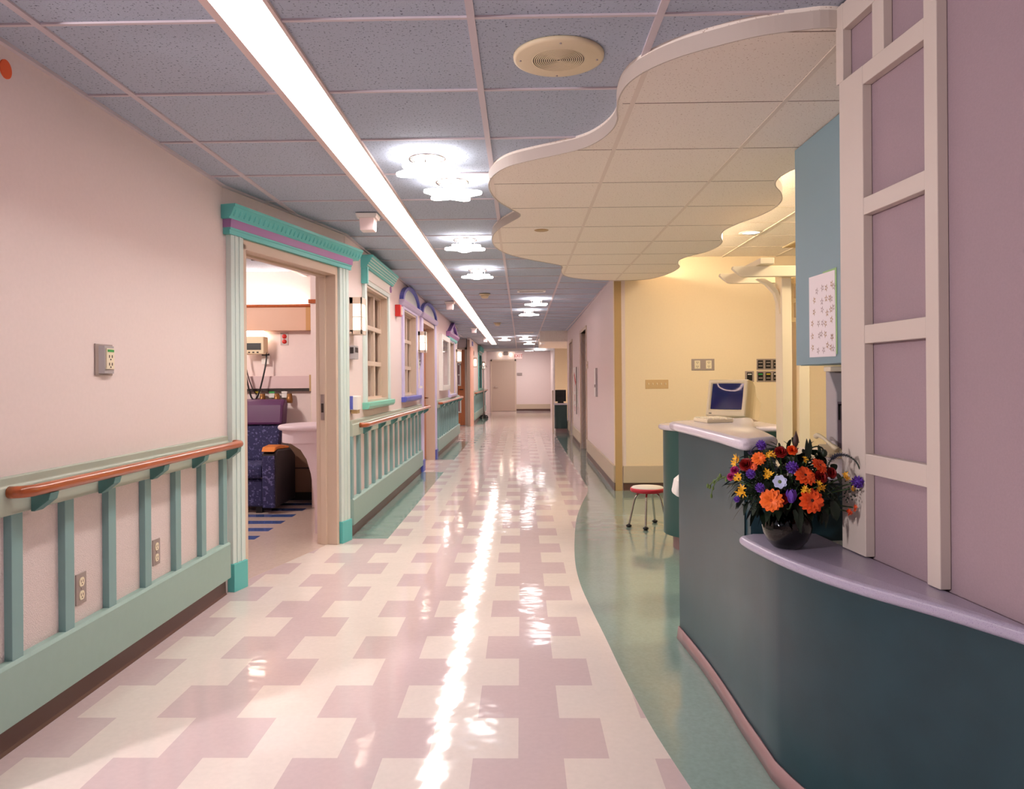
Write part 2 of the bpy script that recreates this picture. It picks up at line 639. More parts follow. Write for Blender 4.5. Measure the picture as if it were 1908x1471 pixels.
# corridor ceiling: tiles above, tees hanging a little lower
ce = MB()
ce.box(-9.0, -0.957, -4.0, 31.4, CEIL + 0.008, CEIL + 0.14)
ce.box(-0.957, -0.787, 24.76, 31.4, CEIL + 0.008, CEIL + 0.1)
ce.box(-0.957, -0.787, -4.0, 1.7, CEIL + 0.008, CEIL + 0.1)
ce.box(-0.787, 1.12, -4.0, 8.6, CEIL + 0.008, CEIL + 0.14)
ce.box(1.12, 1.35, -4.0, 2.6, CEIL + 0.008, CEIL + 0.1)
ce.box(-0.787, 1.6, 8.6, 31.4, CEIL + 0.008, CEIL + 0.1)
ce.box(1.6, 5.0, 17.8, 31.4, CEIL + 0.008, CEIL + 0.1)
ceil_o = tag(ce.build('ceiling', m_tile), 'dusky blue grey acoustic tile ceiling in a square grid', 'ceiling', None, 'structure')
TP = 0.6165
for x in (-1.585, -0.155, 0.46, 1.075):
    y1 = 31.0
    if x > 1:
        MB().box(x - 0.012, x + 0.012, 8.7, y1, CEIL, CEIL + 0.012).build('ceiling_tee', m_tee, ceil_o)
    else:
        MB().box(x - 0.013, x + 0.013, -4.0, y1, CEIL, CEIL + 0.012).build('ceiling_tee', m_tee, ceil_o)
mb = MB()
for k in range(-10, 47):
    y = 2.465 + k * TP
    for a, b in ((-1.80, -1.598), (-1.572, -0.985), (-0.775, -0.168), (-0.142, 0.447), (0.473, 1.10)):
        mb.box(a, b, y - 0.007, y + 0.007, CEIL + 0.001, CEIL + 0.012)
mb.build('ceiling_cross_tee_strips', m_tee, ceil_o)
MB().fbox(L1, 2.1, 4.53, 0, 0.02, CEIL - 0.006, CEIL + 0.012).build('ceiling_wall_angle', m_tee, ceil_o)
MB().fbox(D1, 0, D1L, 0, 0.02, CEIL - 0.004, CEIL + 0.012).build('ceiling_wall_angle', m_tee, ceil_o)
MB().fbox(L2, 6.06, 16.85, 0, 0.02, CEIL - 0.004, CEIL + 0.012).build('ceiling_wall_angle', m_tee, ceil_o)

# station ceiling, higher than the corridor's
SCZ = 2.66
st = MB()
st.box(1.12, 5.0, 2.4, 8.75, SCZ, SCZ + 0.1)
st.box(1.10, 1.14, 2.4, 8.65, CEIL + 0.0, SCZ)
stc = tag(st.build('ceiling_2', m_cloud), 'raised cream ceiling over the nurse station glowing warm', 'ceiling', None, 'structure')
for x in (1.68, 2.30, 2.91):
    MB().box(x - 0.011, x + 0.011, 2.5, 8.65, SCZ - 0.006, SCZ).build('ceiling_tee', m_cloud_tee, stc)
mb = MB()
for k in range(1, 10):
    y = 2.465 + k * TP
    mb.box(1.14, 4.9, y - 0.006, y + 0.006, SCZ - 0.004, SCZ)
mb.build('ceiling_cross_tee_strips', m_cloud_tee, stc)

# the wavy soffit
CZ0 = 2.39
cl = [(1.027, 2.438), (0.901, 2.448), (0.781, 2.485), (0.667, 2.553), (0.549, 2.642), (0.461, 2.752), (0.411, 2.873), (0.397, 3.017), (0.408, 3.154), (0.423, 3.266), (0.415, 3.399), (0.373, 3.546), (0.305, 3.662), (0.192, 3.756), (0.071, 3.841), (-0.055, 3.949), (-0.135, 4.104), (-0.175, 4.30), (-0.172, 4.502), (-0.131, 4.734), (-0.057, 4.946), (0.003, 5.135), (-0.062, 5.336), (-0.139, 5.534), (-0.201, 5.785), (-0.223, 6.08), (-0.197, 6.41), (-0.099, 6.728), (0.086, 7.024), (0.285, 7.262), (0.408, 7.444), (0.42, 7.755), (0.456, 8.048), (0.546, 8.272), (0.739, 8.454), (0.955, 8.546), (1.167, 8.57), (1.371, 8.53), (1.497, 8.355), (1.571, 8.06), (1.597, 7.786), (1.585, 7.557), (1.525, 7.345), (1.496, 7.139), (1.538, 6.924), (1.635, 6.71), (1.672, 6.466), (1.652, 6.217), (1.576, 5.969), (1.54, 5.745), (1.574, 5.495), (1.642, 5.261), (1.672, 5.014), (1.646, 4.786), (1.568, 4.576), (1.489, 4.429), (1.449, 4.293), (1.451, 4.166), (1.483, 4.047), (1.60, 3.86), (1.72, 3.60), (1.75, 3.2), (1.62, 2.8), (1.35, 2.53)]
outl = [(p.x, p.y) for p in smooth_path([(a, b, 0) for a, b in cl], 5, True)]
so = MB().prism(outl, CZ0, CEIL + 0.03).build('suspended_ceiling', m_cloud)
tag(so, 'cream wavy edged dropped soffit, the near one over the nurse station', 'ceiling', None, 'structure')
n = len(outl)
eb = MB()
for i in range(n):
    a, b = outl[i], outl[(i + 1) % n]
    dx, dy = b[0] - a[0], b[1] - a[1]
    l = math.hypot(dx, dy) or 1
    nx, ny = dy / l, -dx / l
    eb.faces([Vector((a[0], a[1], CZ0 - 0.003)), Vector((b[0], b[1], CZ0 - 0.003)), Vector((b[0], b[1], CEIL - 0.006)), Vector((a[0], a[1], CEIL - 0.006))], [(0, 1, 2, 3)], False)
bmesh.ops.remove_doubles(eb.bm, verts=eb.bm.verts, dist=1e-5)
eb.build('soffit_edge_band', m_fascia, so, solid=0.006)


def inside(x, y):
    c = False
    j = n - 1
    for i in range(n):
        xi, yi = outl[i]
        xj, yj = outl[j]
        if (yi > y) != (yj > y) and x < (xj - xi) * (y - yi) / (yj - yi) + xi:
            c = not c
        j = i
    return c


def runs(f, lo, hi, step=0.01):
    out, a, t = [], None, lo
    while t <= hi:
        if f(t):
            a = t if a is None else a
        elif a is not None:
            out.append((a, t - step))
            a = None
        t += step
    return out


mb = MB()
for x in (-0.155, 0.46, 1.075):
    for a, b in runs(lambda t: inside(x, t), 2.4, 8.7):
        mb.box(x - 0.010, x + 0.010, a, b, CZ0 - 0.0015, CZ0 + 0.001)
mb.build('soffit_main_tee_strips', m_cloud_tee, so)
mb = MB()
for k in range(0, 10):
    y = 2.465 + k * TP
    for a, b in runs(lambda t: inside(t, y), -0.4, 1.8):
        if b > a + 0.02:
            mb.box(a + 0.01, b - 0.01, y - 0.005, y - 0.001, CZ0 - 0.001, CZ0 + 0.001)
mb.build('soffit_joint_groove', m_groove, so)
# warm tubes lying on the station side of the soffit
CV = [(1.10, 8.40), (1.36, 8.34), (1.46, 8.0), (1.45, 7.55), (1.39, 7.15), (1.50, 6.6), (1.50, 6.2), (1.42, 5.8), (1.50, 5.2), (1.50, 4.9), (1.36, 4.4), (1.36, 4.15)]
cv = MB().tube([(a, b, CEIL + 0.055) for a, b in CV], 0.013, 8).build('cove_light', m_cove)
tag(cv, 'warm cove lamp running on top of the wavy soffit', 'light')

# far soffit over the second station
fs = [(0.46, 18.5), (0.52, 18.36), (0.66, 18.3), (1.14, 18.3), (2.6, 18.3), (2.6, 22.2), (0.70, 22.2), (0.55, 21.6), (0.62, 20.9), (0.50, 20.2), (0.62, 19.4)]
so2 = MB().prism([(p.x, p.y) for p in smooth_path([(a, b, 0) for a, b in fs], 3, True)], 2.2, CEIL + 0.02).build('suspended_ceiling_2', m_cloud)
tag(so2, 'cream soffit with rounded corner far down the corridor', 'ceiling', None, 'structure')

# walls
wall('wall_left', L1, 2.1, 4.56, 0.14, m_wall, label='pale pink wall above the nearest slatted wainscot')
wall('wall_left_2', D1, -0.02, D1L + 0.01, 0.14, m_wall, holes=[(0.165, 1.405, 0, 2.135)], label='short angled pink wall around the open patient room door')
L2H = [(6.81, 7.92, 1.08, 2.15), (9.0, 10.08, 1.08, 2.13), (10.75, 12.15, 0, 2.13), (14.68, 15.75, 1.0, 2.05)]
wall('wall_left_3', L2, 6.05, 16.85, 0.14, m_wall, holes=L2H, label='long pink corridor wall with windows and lanterns')
tag(MB().box(-3.2, -1.41, 16.71, 16.85, 0, CEIL).build('wall_left_4', m_wall_white), 'return wall at the near side of the door alcove', 'wall', None, 'structure')
wall('wall_left_5', L3, 20.9, 31.0, 0.075, m_wall, holes=[(25.0, 26.6, 1.0, 2.15)], label='pink corridor wall beyond the door alcove')
AW = Fr(-3.2, 21.3, 1, 0, 0, -1)
wall('wall_left_6', AW, 0, 1.66, 0.12, m_wall, holes=[(0.78, 1.66, 0, 2.15)], label='wall at the back of the door alcove')
wall('wall_right', RW, 0, RWL, 0.12, m_wall, holes=[(3.95, 5.3, 0, 2.12), (7.75, 8.75, 0, 2.1)], label='pale corridor wall with two recessed doorways')
wall('wall_back_station', SB, -0.0, 3.9, 0.12, m_yellow, top=SCZ + 0.02, label='warm cream wall behind the nurse station')
tag(MB().box(4.6, 4.75, 1.0, 8.65, 0, SCZ + 0.02).build('wall_right_station', m_yellow), 'cream side wall of the nurse station', 'wall', None, 'structure')
wall('wall_right_partition', TW, TS(-3.9), TS(2.465), 0.11, m_lav, label='lavender papered partition behind the trellis')
wall('wall_end', EW, -0.1, 3.2, 0.15, m_wall, label='pale wall closing the far end of the corridor')
tag(MB().box(1.19, 1.33, 25.4, 31.0, 0, CEIL).build('wall_right_far', m_wall), 'far right wall beyond the second station', 'wall', None, 'structure')
tag(MB().box(1.13, 4.0, 25.25, 25.4, 0, CEIL).build('wall_back_far', m_yellow), 'cream wall behind the second station', 'wall', None, 'structure')
tag(MB().box(3.9, 4.05, 18.5, 25.4, 0, CEIL).build('wall_right_far_2', m_yellow), 'cream side wall of the second station', 'wall', None, 'structure')
tag(MB().box(1.13, 4.05, 18.40, 18.5, 0, CEIL).build('wall_front_far', m_wall), 'return wall at the near side of the second station', 'wall', None, 'structure')
# side passage behind the camera
tag(MB().box(-9.0, -1.79, 2.1, 2.24, 0, CEIL).build('wall_lobby', m_wall), 'wall of the side passage behind the camera', 'wall', None, 'structure')
tag(MB().box(-9.0, -8.9, -4.0, 2.1, 0, CEIL).build('wall_lobby_2', m_wall), 'far wall of the side passage', 'wall', None, 'structure')
tag(MB().box(-9.0, 1.6, -4.0, -3.9, 0, CEIL).build('wall_front', m_wall), 'wall behind the camera', 'wall', None, 'structure')
# patient room
tag(MB().box(-4.6, -1.55, 8.1, 8.22, 0, 2.75).build('wall_room_back', m_wall_white), 'back wall of the patient room with headwall fittings', 'wall', None, 'structure')
tag(MB().box(-4.7, -4.6, 4.6, 8.2, 0, 2.75).build('wall_room_left', m_wall_white), 'side wall of the patient room', 'wall', None, 'structure')
tag(MB().box(-4.7, -1.92, 4.44, 4.58, 0, 2.75).build('wall_room_front', m_wall_white), 'near wall of the patient room', 'wall', None, 'structure')
tag(MB().box(-4.7, -1.5, 4.4, 8.22, 2.72, 2.8).build('ceiling_room', m_cloud), 'white ceiling of the patient room', 'ceiling', None, 'structure')
tag(MB().box(-2.12, -1.552, 7.6, 8.09, 0.0, 2.70).build('wall_room_pier', m_wall_white), 'boxed pier in the corner of the patient room', 'wall', None, 'structure')

# corner guard and wall bases
tag(MB().fbox(SB, -0.004, 0.075, 0, 0.012, 0.0, 2.39).build('trim_1', m_tan), 'tan corner strip where corridor wall meets station wall', 'trim', None, 'structure')


def base(nm, F, s0, s1, label, two=True, bm_=None):
    t = thing(nm, label, 'baseboard', F.P((s0 + s1) / 2, 0, 0), None, 'structure')
    if two:
        MB().fbox(F, s0, s1, 0, 0.022, 0.09, 0.285).build('base_board', bm_ or m_beige_band, t, bev=0.004)
    MB().fprof(F, [(0, 0), (0.02, 0), (0.014, 0.012), (0.012, 0.09), (0, 0.09)], s0, s1).build('cove_base', m_base, t)
    return t


base('baseboard_right', RW, 0.0, 3.88, 'wall base of the corridor wall between station and first doorway')
base('baseboard_right_2', RW, 5.37, 7.68, 'wall base between the two recessed doorways')
base('baseboard_right_3', RW, 8.82, RWL, 'wall base beyond the second recessed doorway')
base('baseboard_station', SB, 0.085, 3.4, 'tan wall base of the nurse station wall', True, m_beige_band)
base('baseboard_end', EW, 1.17, 2.6, 'wall base on the far end wall beside the door')
base('baseboard_left', L1, 2.12, 4.50, 'dark rubber base under the nearest wainscot', False)
base('baseboard_left_2', L2, 6.10, 10.46, 'dark rubber base under the second wainscot', False)
base('baseboard_left_3', L2, 12.42, 16.80, 'dark rubber base under the third wainscot', False)
base('baseboard_left_4', L3, 22.2, 29.3, 'dark rubber base under the farthest wainscot', False)
tag(MB().box(-1.40, 1.19, 28.0, 28.12, 2.36, CEIL).build('trim_2', m_white), 'white band across the ceiling near the far end', 'trim', None, 'structure')
tag(MB().fbox(L3, 20.9, 22.0, -0.0, 0.03, 0, 2.2).build('trim_3', m_peach), 'peach pilaster beside the alcove door', 'trim', None, 'structure')


# ------------------------------------------------------------------ wainscots, rails
def wainscot(F, s0, s1, slats, label, cap=0.95, low=0.82, bt=0.315, bb=0.10):
    t = thing('wainscot', label, 'wall guard', F.P((s0 + s1) / 2, 0, bb), 'slatted wainscots along the left wall')
    MB().fbox(F, s0, s1, 0.0015, 0.006, bb, cap - 0.02).build('backing_panel', m_panel_insert, t)
    MB().fprof(F, [(0.0015, low), (0.04, low), (0.04, cap - 0.035), (0.034, cap - 0.028), (0.034, cap), (0.0015, cap)], s0, s1).build('top_board', m_sage_band, t, bev=0.003)
    MB().fprof(F, [(0.0015, bb), (0.045, bb), (0.045, bt - 0.012), (0.036, bt), (0.0015, bt)], s0, s1).build('bottom_board', m_sage, t, bev=0.003)
    for s in slats:
        MB().fbox(F, s - 0.03, s + 0.03, 0.003, 0.034, bt - 0.005, low + 0.005).build('slat', m_slat, t, bev=0.002)
    return t


def handrail(F, s0, s1, brackets, label, z=0.90, near_return=True):
    t = thing('handrail', label, 'handrail', F.P((s0 + s1) / 2, 0.04, z - 0.06), 'wooden handrails on the wainscots')
    d = 0.098
    p = [F.P(s0, 0.042, z), F.P(s0, 0.062, z), F.P(s0 + 0.012, 0.082, z), F.P(s0 + 0.04, 0.096, z), F.P(s0 + 0.08, d, z)]
    q = [F.P(s1 - 0.08, d, z), F.P(s1 - 0.04, 0.096, z), F.P(s1 - 0.012, 0.082, z), F.P(s1, 0.062, z), F.P(s1, 0.042, z)]
    mb = MB()
    mb.tube(p + q, 0.021, 14)
    mb.build('rail', m_wood, t)
    for s in brackets:
        MB().fprof(F, [(0.040, z - 0.085), (0.052, z - 0.085), (0.105, z - 0.045), (0.112, z - 0.019), (0.085, z - 0.019), (0.040, z - 0.03)], s - 0.026, s + 0.026).build('bracket', m_bracket, t, bev=0.002)
    return t


wainscot(L1, 2.14, 4.50, [2.29, 2.60, 2.905, 3.212, 3.523, 3.836, 4.147, 4.45], 'nearest sage slatted wainscot, with two power outlets between its slats')
handrail(L1, 2.55, 4.56, [2.69, 3.12, 3.555, 4.01, 4.48], 'nearest orange wood handrail, on the wainscot before the open door')
wainscot(L2, 6.12, 10.46, [6.15] + [6.43 + 0.3245 * k for k in range(13)], 'long sage slatted wainscot under the two grid windows')
handrail(L2, 6.38, 10.85, [6.55, 7.25, 7.95, 8.65, 9.35, 10.05, 10.6], 'long wood handrail under the two grid windows')
wainscot(L2, 12.42, 16.80, [12.6 + 0.325 * k for k in range(13)], 'sage slatted wainscot under the glass display frame')
handrail(L2, 12.46, 17.0, [12.8, 13.6, 14.4, 15.2, 16.0, 16.7], 'wood handrail under the glass display frame')
wainscot(L3, 22.15, 29.3, [22.4 + 0.33 * k for k in range(21)], 'farthest slatted wainscot, beyond the peach pilaster')
handrail(L3, 22.2, 29.5, [22.6, 23.8, 25.0, 26.2, 27.4, 28.6], 'farthest wood handrail, near the end door')


# ------------------------------------------------------------------ outlets and plates
def plate(nm, F, s0, s1, z0, z1, d, mcol, parent, dd=0.005):
    return MB().fbox(F, s0, s1, d, d + dd, z0, z1).build(nm, mcol, parent, bev=0.002)


def receptacle(F, s, z, d, parent, w=0.034, h=0.034):
    r = MB().fpoly(F, [(s + w * 0.5 * math.cos(a) * (1 if abs(math.cos(a)) < 0.9 else 0.96), z + h * 0.5 * max(-0.86, min(0.86, math.sin(a)))) for a in [2 * math.pi * k / 20 for k in range(20)]], d, d + 0.004).build('receptacle', m_ivory, parent)
    mb = MB()
    mb.fbox(F, s - 0.008, s - 0.0055, d + 0.0035, d + 0.0045, z - 0.002, z + 0.008)
    mb.fbox(F, s + 0.0055, s + 0.008, d + 0.0035, d + 0.0045, z - 0.002, z + 0.008)
    mb.fbox(F, s - 0.0025, s + 0.0025, d + 0.0035, d + 0.0045, z - 0.011, z - 0.006)
    mb.build('slot_print', m_dark, r)


def duplex(F, s, z, d, label, w=0.072, h=0.125):
    t = thing('power_outlet', label, 'outlet', F.P(s, d, z - h / 2), 'power outlets on the wainscot')
    plate('cover_plate', F, s - w / 2, s + w / 2, z - h / 2, z + h / 2, d, m_plate, t)
    for k in (-1, 1):
        receptacle(F, s, z + k * 0.027, d + 0.004, t, 0.036, 0.042)
    MB().fbox(F, s - 0.003, s + 0.003, d + 0.004, d + 0.007, z - 0.003, z + 0.003).build('screw', m_steel, t)


duplex(L1, 3.02, 0.443, 0.006, 'lower steel duplex outlet, second slat bay of the nearest wainscot')
duplex(L1, 3.65, 0.447, 0.006, 'steel duplex outlet in the fourth slat bay of the nearest wainscot')

t = thing('wall_receptacle', 'grey recessed outlet box with green print on the bare pink wall', 'outlet', L1.P(3.21, 0, 1.304))
MB().fpoly(L1, [(3.141, 1.304), (3.276, 1.304), (3.276, 1.438), (3.141, 1.438)], 0, 0.006).build('cover_plate', m_plate, t, bev=0.002)
MB().extrude([(3.165, 0.006), (3.262, 0.006), (3.255, 0.022), (3.182, 0.022)], lambda a, b, q: L1.P(a, b, q), 1.312, 1.430).build('hood', m_grey, t)
MB().fbox(L1, 3.190, 3.250, 0.020, 0.028, 1.330, 1.420).build('receptacle_face', m_ivory, t, bev=0.002)
MB().fbox(L1, 3.196, 3.244, 0.028, 0.0295, 1.404, 1.414).build('green_print', m_green, t)
mb = MB()
for zz in (1.385, 1.352):
    mb.fbox(L1, 3.206, 3.210, 0.028, 0.0295, zz - 0.006, zz + 0.006)
    mb.fbox(L1, 3.228, 3.232, 0.028, 0.0295, zz - 0.006, zz + 0.006)
    mb.fbox(L1, 3.216, 3.222, 0.028, 0.0295, zz - 0.016, zz - 0.010)
mb.build('slot_print', m_dark, t)
# orange paper disc at the very edge of the picture
cpt = [(2.605 + 0.030 * math.cos(a), 2.368 + 0.033 * math.sin(a)) for a in [2 * math.pi * k / 24 for k in range(24)]]
tag(MB().fpoly(L1, cpt, 0, 0.004).build('wall_sticker', m_orange), 'round orange paper spot high on the near pink wall', 'decoration')

# ------------------------------------------------------------------ door 1
d1 = thing('door_1', 'open patient room doorway framed in mint and turquoise', 'door', D1.P(D1L / 2, 0, 0), None, 'structure')
o0, o1, oz = 0.165, 1.405, 2.135
# beige steel frame
mb = MB()
mb.fbox(D1, o0, o0 + 0.035, -0.15, 0.024, 0, oz)
mb.fbox(D1, o1 - 0.035, o1, -0.15, 0.024, 0, oz)
mb.fbox(D1, o0, o1, -0.15, 0.024, oz - 0.035, oz + 0.03)
mb.fbox(D1, o1 - 0.052, o1 - 0.034, -0.11, -0.06, 0, oz)
mb.fbox(D1, o0 + 0.034, o0 + 0.052, -0.11, -0.06, 0, oz)
mb.fbox(D1, o0, o1, -0.11, -0.06, oz - 0.05, oz)
fr = mb.build('door_frame', m_beige, d1, bev=0.003)
MB().fbox(D1, o1 - 0.056, o1 - 0.05, -0.10, -0.07, 0.97, 1.17).build('strike_plate', m_steel, fr)
MB().fbox(D1, o1 - 0.058, o1 - 0.054, -0.095, -0.075, 1.03, 1.10).build('strike_slot', m_dark, fr)


def pilaster(F, s0, s1, z1, d, m, m_block, par, block=0.17, flutes=2):
    mb = MB()
    mb.fbox(F, s0, s1, 0, d, block, z1)
    w = (s1 - s0)
    p = mb.build('pilaster', m, par, bev=0.002)
    fb = MB()
    for k in range(flutes):
        c = s0 + w * (k + 1) / (flutes + 1)
        fb.fbox(F, c - 0.006, c + 0.006, d - 0.001, d + 0.006, block, z1)
    fb.build('bead_molding', m, p, bev=0.002)
    MB().fbox(F, s0 - 0.006, s1 + 0.006, 0, d + 0.012, 0, block).build('plinth_block', m_block, par, bev=0.003)


pilaster(D1, 0.025, o0 - 0.012, 2.185, 0.036, m_mint, m_teal, d1)
pilaster(D1, o1 + 0.018, D1L - 0.005, 2.185, 0.036, m_mint, m_teal, d1)
# entablature
e0, e1 = 0.0, D1L + 0.02
MB().fprof(D1, [(0, 2.165), (0.046, 2.165), (0.046, 2.19), (0.052, 2.196), (0.052, 2.206), (0, 2.206)], e0, e1).build('lintel_strip', m_teal, d1)
MB().fprof(D1, [(0, 2.205), (0.056, 2.205), (0.060, 2.255), (0, 2.255)], e0 - 0.004, e1 + 0.004).build('frieze', m_purple, d1)
crown = [(0, 2.255), (0.062, 2.255), (0.066, 2.262), (0.072, 2.266), (0.084, 2.285), (0.098, 2.318), (0.104, 2.322), (0.106, 2.338), (0, 2.338)]
cr = MB().fprof(D1, crown, e0 - 0.03, e1 + 0.10).build('cornice', m_teal, d1)
eg = MB()
k = 0
s = e0 + 0.0
while s < e1 + 0.07:
    eg.ball(D1.P(s, 0.078, 2.291), 0.017, 8, (1, 1, 1.5), axis=(D1.n[0] * 0.45, D1.n[1] * 0.45, 1))
    s += 0.052
eg.build('egg_molding', m_teal, cr)


# ------------------------------------------------------------------ windows of the left wall
def grid_window(nm, F, s0, s1, z0, z1, m_casing, m_sill, label, cols=3, rows=3, cw=0.095, rec=0.055, m_fr=None, apron=False):
    w = thing(nm, label, 'window', F.P((s0 + s1) / 2, 0, z0), None, 'structure')
    m_fr = m_fr or m_beige
    mb = MB()
    mb.fbox(F, s0 - cw, s0, 0, 0.026, z0, z1 + 0.05)
    mb.fbox(F, s1, s1 + cw, 0, 0.026, z0, z1 + 0.05)
    mb.fbox(F, s0, s1, 0, 0.026, z1, z1 + 0.05)
    mb.build('casing', m_casing, w, bev=0.003)
    mb = MB()                                       # reveal lining
    mb.fbox(F, s0, s0 + 0.02, -0.13, 0.012, z0, z1)
    mb.fbox(F, s1 - 0.02, s1, -0.13, 0.012, z0, z1)
    mb.fbox(F, s0, s1, -0.13, 0.012, z1 - 0.02, z1)
    mb.fbox(F, s0, s1, -0.13, 0.012, z0, z0 + 0.02)
    mb.build('window_frame', m_fr, w)
    mb = MB()
    bw = 0.030
    for k in range(cols + 1):
        c = s0 + 0.02 + (s1 - s0 - 0.04) * k / cols
        mb.fbox(F, max(c - bw, s0), min(c + bw, s1), -0.085, -rec, z0 + 0.02, z1 - 0.02)
    for k in range(rows + 1):
        c = z0 + 0.02 + (z1 - z0 - 0.04) * k / rows
        mb.fbox(F, s0 + 0.02, s1 - 0.02, -0.088, -rec + 0.004, max(c - 0.022, z0), min(c + 0.022, z1))
    mb.build('muntin_grid', m_fr, w)
    MB().fbox(F, s0, s1, -0.100, -0.096, z0, z1).build('pane', m_glass, w)
    MB().fbox(F, s0, s1, -0.135, -0.125, z0, z1).build('blind', m_blind, w)
    MB().fprof(F, [(0, z0 - 0.06), (0.05, z0 - 0.06), (0.066, z0 - 0.035), (0.066, z0), (0, z0)], s0 - cw - 0.03, s1 + cw + 0.03).build('sill', m_sill, w, bev=0.003)
    return w


w1 = grid_window('window_1', L2, 6.81, 7.92, 1.08, 2.15, m_mint, m_teal_sill, 'grid window under a fluted turquoise cornice')
MB().fbox(L2, 6.71, 8.02, 0, 0.034, 2.19, 2.285).build('frieze', m_white, w1, bev=0.002)
for s in (6.75, 7.98):
    MB().lathe([(0, 0.006), (0.028, 0.006), (0.036, 0.0), (0.036, -0.02)], L2.P(s, 0.04, 2.238), 20, (1, 0, 0)).build('rosette', m_purple, w1)
MB().fprof(L2, [(0, 2.28), (0.05, 2.28), (0.056, 2.295), (0.082, 2.33), (0.098, 2.365), (0.110, 2.372), (0.110, 2.39), (0, 2.39)], 6.66, 8.07).build('cornice', m_teal, w1)
fm = MB()
for k in range(4):
    z = 2.297 + 0.02 * k
    d = 0.06 + 0.0125 * k
    fm.fbox(L2, 6.66, 8.07, d, d + 0.004, z, z + 0.008)
fm.build('flute_molding', m_mint, w1)
MB().fbox(L2, 6.67, 6.715, 0, 0.06, 2.14, 2.285).build('bracket', m_teal, w1, bev=0.003)

w2 = grid_window('window_2', L2, 9.0, 10.08, 1.08, 2.13, m_lilac, m_peri, 'grid window under a periwinkle arch, before the wooden door')


def arch(F, s0, s1, z0, h, par, m_rim, m_in, d=0.05, w=0.05):
    c, a = (s0 + s1) / 2, (s1 - s0) / 2
    N_ = 22
    out = [(c + a * math.cos(math.pi * k / N_), z0 + h * math.sin(math.pi * k / N_)) for k in range(N_ + 1)]
    inn = [(c + (a - w * 1.9) * math.cos(math.pi * k / N_), z0 + 0.012 + (h - w) * math.sin(math.pi * k / N_)) for k in range(N_ + 1)]
    MB().fpoly(F, inn + [(c, z0 + 0.01)], 0, 0.018).build('tympanum', m_in, par)
    mb = MB()
    for k in range(N_):
        mb.fpoly(F, [out[k], out[k + 1], inn[k + 1], inn[k]], 0, d)
    mb.build('arch_rim', m_rim, par)
    MB().fprof(F, [(0, z0 - 0.045), (d * 0.7, z0 - 0.045), (d, z0 - 0.03), (d + 0.014, z0), (d + 0.014, z0 + 0.018), (0, z0 + 0.018)], s0 - 0.02, s1 + 0.02).build('arch_base', m_lilac, par)


arch(L2, 8.78, 10.30, 2.205, 0.235, w2, m_peri, m_mint)
w3 = grid_window('window_3', L2, 14.68, 15.75, 1.0, 2.05, m_lilac, m_lilac, 'narrow window under a violet gable, far along the left wall', cols=2)


def gable(F, s0, s1, z0, h, par, m_rim, m_in, d=0.07, w=0.05):
    c = (s0 + s1) / 2
    MB().fpoly(F, [(s0 + 0.12, z0), (s1 - 0.12, z0), (c, z0 + h - w)], 0, 0.02).build('tympanum', m_in, par)
    mb = MB()
    mb.fpoly(F, [(s0, z0), (s0 + 0.16, z0), (c, z0 + h - w), (c, z0 + h)], 0, d)
    mb.fpoly(F, [(s1, z0), (c, z0 + h), (c, z0 + h - w), (s1 - 0.16, z0)], 0, d)
    mb.build('gable_rim', m_rim, par)
    MB().fprof(F, [(0, z0 - 0.07), (d * 0.7, z0 - 0.07), (d + 0.012, z0 - 0.02), (d + 0.012, z0 + 0.02), (0, z0 + 0.02)], s0 - 0.03, s1 + 0.03).build('gable_base', m_purple, par)
    MB().fprof(F, [(0, z0 - 0.13), (d * 0.6, z0 - 0.12), (d * 0.7, z0 - 0.07), (0, z0 - 0.07)], s0 + 0.1, s1 - 0.1).build('gable_bracket', m_teal, par)


gable(L2, 14.30, 16.35, 2.19, 0.25, w3, m_violet, m_lilac)
w4 = grid_window('window_4', L3, 25.0, 26.6, 1.0, 2.15, m_teal, m_teal_sill, 'turquoise window near the far end of the left wall', m_fr=m_bracket)
MB().fprof(L3, [(0, 2.2), (0.05, 2.2), (0.09, 2.42), (0, 2.42)], 24.75, 26.9).build('cornice', m_bracket, w4)
for k in range(6):
    MB().fbox(L3, 24.85 + k * 0.35, 25.0 + k * 0.35, 0.06, 0.1, 2.25, 2.4).build('dentil', m_teal, w4)

# door 2: wooden door set back in the wall, periwinkle arch above
d2 = thing('door_2', 'wooden door recessed under a periwinkle arch', 'door', L2.P(11.45, 0, 0), None, 'structure')
pilaster(L2, 10.52, 10.73, 2.16, 0.03, m_lilac, m_peri, d2, 0.16, 0)
pilaster(L2, 12.17, 12.38, 2.16, 0.03, m_lilac, m_peri, d2, 0.16, 0)
mb = MB()
mb.fbox(L2, 10.73, 10.78, -0.145, 0.02, 0, 2.15)
mb.fbox(L2, 12.12, 12.17, -0.145, 0.02, 0, 2.15)
mb.fbox(L2, 10.73, 12.17, -0.145, 0.02, 2.10, 2.15)
mb.build('door_frame', m_beige, d2)
dl = MB().fbox(L2, 10.78, 12.12, -0.165, -0.122, 0.01, 2.10).build('door_leaf', m_door_wood, d2)
MB().tube([L2.P(11.98, -0.122, 1.0), L2.P(11.98, -0.07, 1.0), L2.P(11.86, -0.07, 1.0)], 0.011, 8).build('door_handle', m_chrome, dl)
arch(L2, 10.56, 12.36, 2.215, 0.225, d2, m_peri, m_mint)

